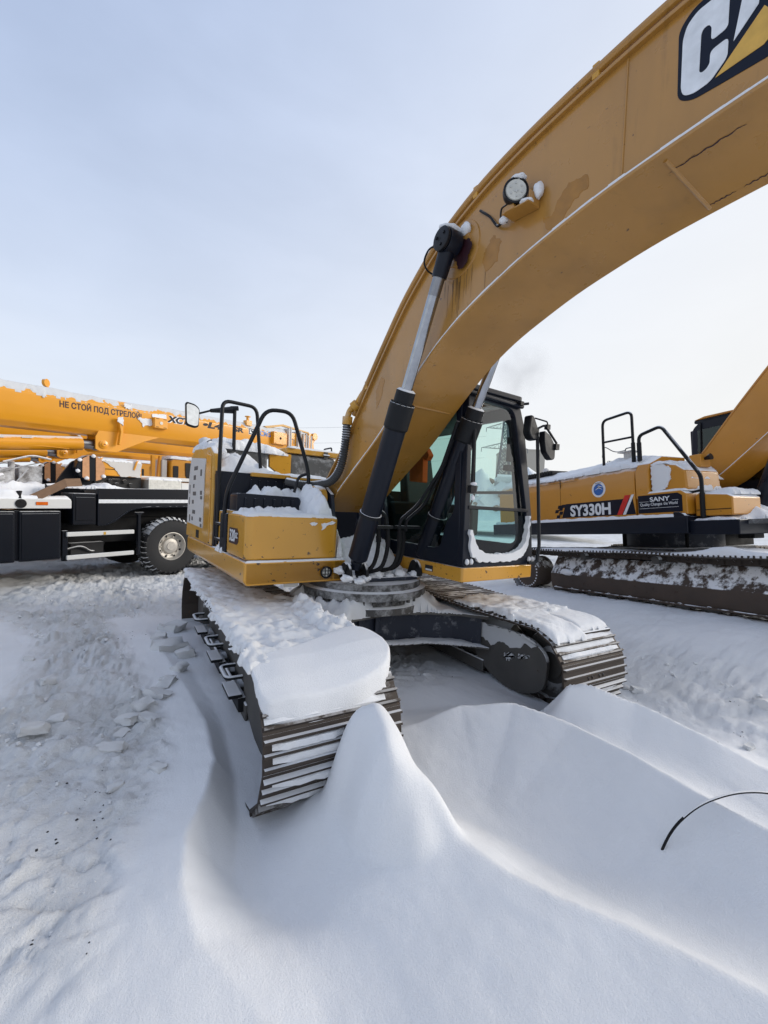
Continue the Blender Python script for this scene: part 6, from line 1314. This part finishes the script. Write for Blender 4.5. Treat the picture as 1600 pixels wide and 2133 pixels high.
# ================================================================ SMALL THINGS IN THE SNOW
# bent black cable sticking out of the foreground drift
pc = [(-.16, -3.10), (-.05, -3.12), (.10, -3.16), (.30, -3.22), (.55, -3.30)]
a0 = campt(1371, 1788, 2.02); c1 = campt(1400, 1725, 2.03); c2 = campt(1455, 1676, 2.06); c3 = campt(1530, 1650, 2.10); c4 = campt(1610, 1650, 2.15); c5 = campt(1720, 1700, 2.2)
cabl = MB().tube(smooth_path := [tuple(p) for p in fillet([a0 - (c1 - a0) * .8, a0, c1, c2, c3, c4, c5, c5 + (c5 - c4)], .3, 6)], .0058, 10)
cbo = tag(cabl.build('cable', RUB, None, 60), 'stiff black cable arching out of the smooth snow drift in the foreground', 'cable')
MB().tube([Vector(p) + Vector((0, 0, .0035)) for p in smooth_path[14:34]], .0042, 6).build('cable_frost', CRUST, cbo, 60)
# broken crust blocks beside the near track and on the trampled snow
def block_mesh(s, seed, name='snow_block'):
    rg_ = random.Random(seed); bm = bmesh.new(); bmesh.ops.create_cube(bm, size=1)
    bmesh.ops.subdivide_edges(bm, edges=bm.edges[:], cuts=2, use_grid_fill=True)
    for v in bm.verts:
        n_ = v.co.normalized(); k = .72 + .28 * min(1, .55 / max(abs(n_.x), abs(n_.y), abs(n_.z)))
        n2 = n_ * .5; q_ = v.co * .45 + n2 * .55; v.co = Vector((q_.x * s[0] * rg_.uniform(.75, 1.25) * k, q_.y * s[1] * rg_.uniform(.75, 1.25) * k, q_.z * s[2] * rg_.uniform(.6, 1.3) * k * 1.5))
    me_ = bpy.data.meshes.new(name); bm.to_mesh(me_); bm.free(); me_.materials.append(BLOCKM); me_.polygons.foreach_set('use_smooth', [True] * len(me_.polygons)); me_.set_sharp_from_angle(angle=R(62)); return me_
def wpt(px, py, Z):
    d = campt(px, py, 1) - Vector(CAM); t = (Z - CAM[2]) / d.z; return Vector(CAM) + d * t
rb_ = random.Random(3)
for i, (px, py, sx2, sy2, sz2) in enumerate([(362, 1312, .28, .26, .12), (352, 1352, .34, .26, .12), (385, 1366, .20, .20, .10), (330, 1330, .18, .14, .07), (372, 1395, .16, .13, .07), (330, 1448, .22, .12, .05), (346, 1425, .22, .13, .05), (300, 1470, .16, .13, .05), (268, 1500, .18, .12, .05), (310, 1500, .16, .10, .05), (350, 1415, .12, .10, .04),
        (230, 1560, .20, .10, .035), (255, 1530, .10, .08, .03), (120, 1500, .14, .09, .04), (70, 1520, .18, .10, .05), (100, 1420, .12, .08, .04), (190, 1400, .10, .07, .03), (60, 1375, .10, .08, .03), (150, 1310, .1, .08, .03), (210, 1330, .12, .08, .03), (330, 1600, .14, .07, .03), (240, 1640, .10, .06, .02),
        (1235, 1390, .10, .1, .05), (1300, 1432, .10, .07, .04), (1330, 1440, .14, .08, .05), (1590, 1480, .2, .16, .12), (1470, 1345, .15, .07, .03), (1560, 1560, .1, .06, .04), (1500, 1440, .14, .06, .03), (1420, 1420, .1, .06, .03)]):
    z = .2; p = wpt(px, py, z)
    for _ in range(4): z = gz(p.x, p.y); p = wpt(px, py, z)
    o = bpy.data.objects.new('snow_block', block_mesh((sx2, sy2, sz2), 100 + i)); col.objects.link(o); o.parent = ground
    o.location = (p.x, p.y, z + sz2 * .12); o.rotation_euler = (rb_.uniform(-.2, .2), rb_.uniform(-.2, .2), rb_.uniform(0, 6.28))
# countless small crumbs of crust
crumbs = MB(); rg5 = np.random.default_rng(8); N_ = 9000
cxs = rg5.uniform(-4.6, 4.6, N_ * 2); cys = rg5.uniform(-3.6, 4.5, N_ * 2); hz, hr = ground_h(cxs[None, :], cys[None, :]); hz, hr = hz[0], hr[0]
cl_ = fbm(cxs * 1.1, cys * 1.1, 3, 77); keepm = (hr > .35) & (rg5.random(N_ * 2) < np.clip(.25 + cl_ * 1.4, .03, 1))
for x, y, z in zip(cxs[keepm], cys[keepm], hz[keepm]):
    s = .004 + .022 * rg5.random() ** 4; s *= min(1, max(.3, math.hypot(x - CAM[0], y - CAM[1]) / 4.2)); a = rg5.uniform(0, 6.28); c, s_ = math.cos(a), math.sin(a); j = rg5.uniform(.6, 1.4, 6)
    base = [(1.3, 0), (.3, .9), (-1, .5), (-.8, -.7), (.4, -.9)]
    lo = [(x + s * (q[0] * c - q[1] * s_) * j[k % 5], y + s * (q[0] * s_ + q[1] * c) * j[k % 5], z - .003) for k, q in enumerate(base)]
    hi = [(x + s * .6 * (q[0] * c - q[1] * s_) * j[(k + 1) % 5], y + s * .6 * (q[0] * s_ + q[1] * c) * j[(k + 1) % 5], z + s * .65 * j[5]) for k, q in enumerate(base)]
    crumbs.add(lo + hi, [(9, 8, 7, 6, 5)[::-1]] + [(k, (k + 1) % 5, 5 + (k + 1) % 5, 5 + k) for k in range(5)])
tag(crumbs.build('snow_crumbs', CRUST, None, 40), 'small crumbs of broken snow crust scattered over the trampled snow', 'snow crumbs', kind='stuff')
dirt = MB()
for (px, py, n_, sp_) in [(280, 1280, 14, .10), (262, 1325, 14, .10), (160, 1360, 4, .04), (45, 1465, 3, .03), (205, 1690, 5, .05), (160, 1680, 4, .08), (200, 1730, 6, .05), (100, 1767, 3, .03), (150, 1745, 4, .06), (175, 1620, 5, .08), (65, 1978, 3, .02), (230, 1650, 5, .1), (1530, 1520, 8, .06), (1335, 1450, 4, .06), (182, 1975, 2, .02), (1500, 1500, 5, .2), (940, 1395, 14, .25), (850, 1375, 16, .25)]:
    p = wpt(px, py, .2); p = wpt(px, py, gz(p.x, p.y))
    for k in range(n_):
        x, y = p.x + rb_.gauss(0, sp_), p.y + rb_.gauss(0, sp_); z = gz(x, y); s = rb_.uniform(.002, .0085)
        q = MB().lathe([(.001, -s * .4), (s, -s * .2), (s * .8, s * .3), (.001, s * .5)], (x, y, z - s * .1), (rb_.uniform(-.4, .4), rb_.uniform(-.4, .4), 1), 5); dirt.add(q.v, q.f)
tag(dirt.build('dirt_crumbs', DIRT, None, 0), 'dark crumbs of frozen dirt scattered on the snow', 'dirt', kind='stuff')

# far smoke behind the boom
km = bpy.data.materials.new('smoke'); km.use_nodes = True; kt = km.node_tree; kt.nodes.remove(kt.nodes['Principled BSDF'])
pv = kt.nodes.new('ShaderNodeVolumePrincipled'); pv.inputs['Color'].default_value = (.55, .55, .57, 1); tcs = kt.nodes.new('ShaderNodeTexCoord'); nsn = kt.nodes.new('ShaderNodeTexNoise'); nsn.inputs['Scale'].default_value = 1.7; nsn.inputs['Detail'].default_value = 5
kt.links.new(tcs.outputs['Object'], nsn.inputs['Vector']); ln = kt.nodes.new('ShaderNodeVectorMath'); ln.operation = 'LENGTH'; kt.links.new(tcs.outputs['Object'], ln.inputs[0])
f1 = kt.nodes.new('ShaderNodeMapRange'); kt.links.new(ln.outputs['Value'], f1.inputs[0]); f1.inputs[1].default_value = 1.0; f1.inputs[2].default_value = .2
f2 = kt.nodes.new('ShaderNodeMapRange'); kt.links.new(nsn.outputs['Fac'], f2.inputs[0]); f2.inputs[1].default_value = .42; f2.inputs[2].default_value = .75; f2.inputs[4].default_value = .045
f3 = kt.nodes.new('ShaderNodeMath'); f3.operation = 'MULTIPLY'; kt.links.new(f1.outputs[0], f3.inputs[0]); kt.links.new(f2.outputs[0], f3.inputs[1]); kt.links.new(f3.outputs[0], pv.inputs['Density']); kt.links.new(pv.outputs[0], kt.nodes['Material Output'].inputs['Volume'])
bm = bmesh.new(); bmesh.ops.create_icosphere(bm, subdivisions=3, radius=1); me_ = bpy.data.meshes.new('smoke'); bm.to_mesh(me_); bm.free(); me_.materials.append(km)
smo = bpy.data.objects.new('smoke', me_); col.objects.link(smo); smo.location = campt(1085, 775, 230); smo.scale = (17, 17, 20); tag(smo, 'faint grey plume of smoke in the sky above the cab', 'smoke', kind='stuff')
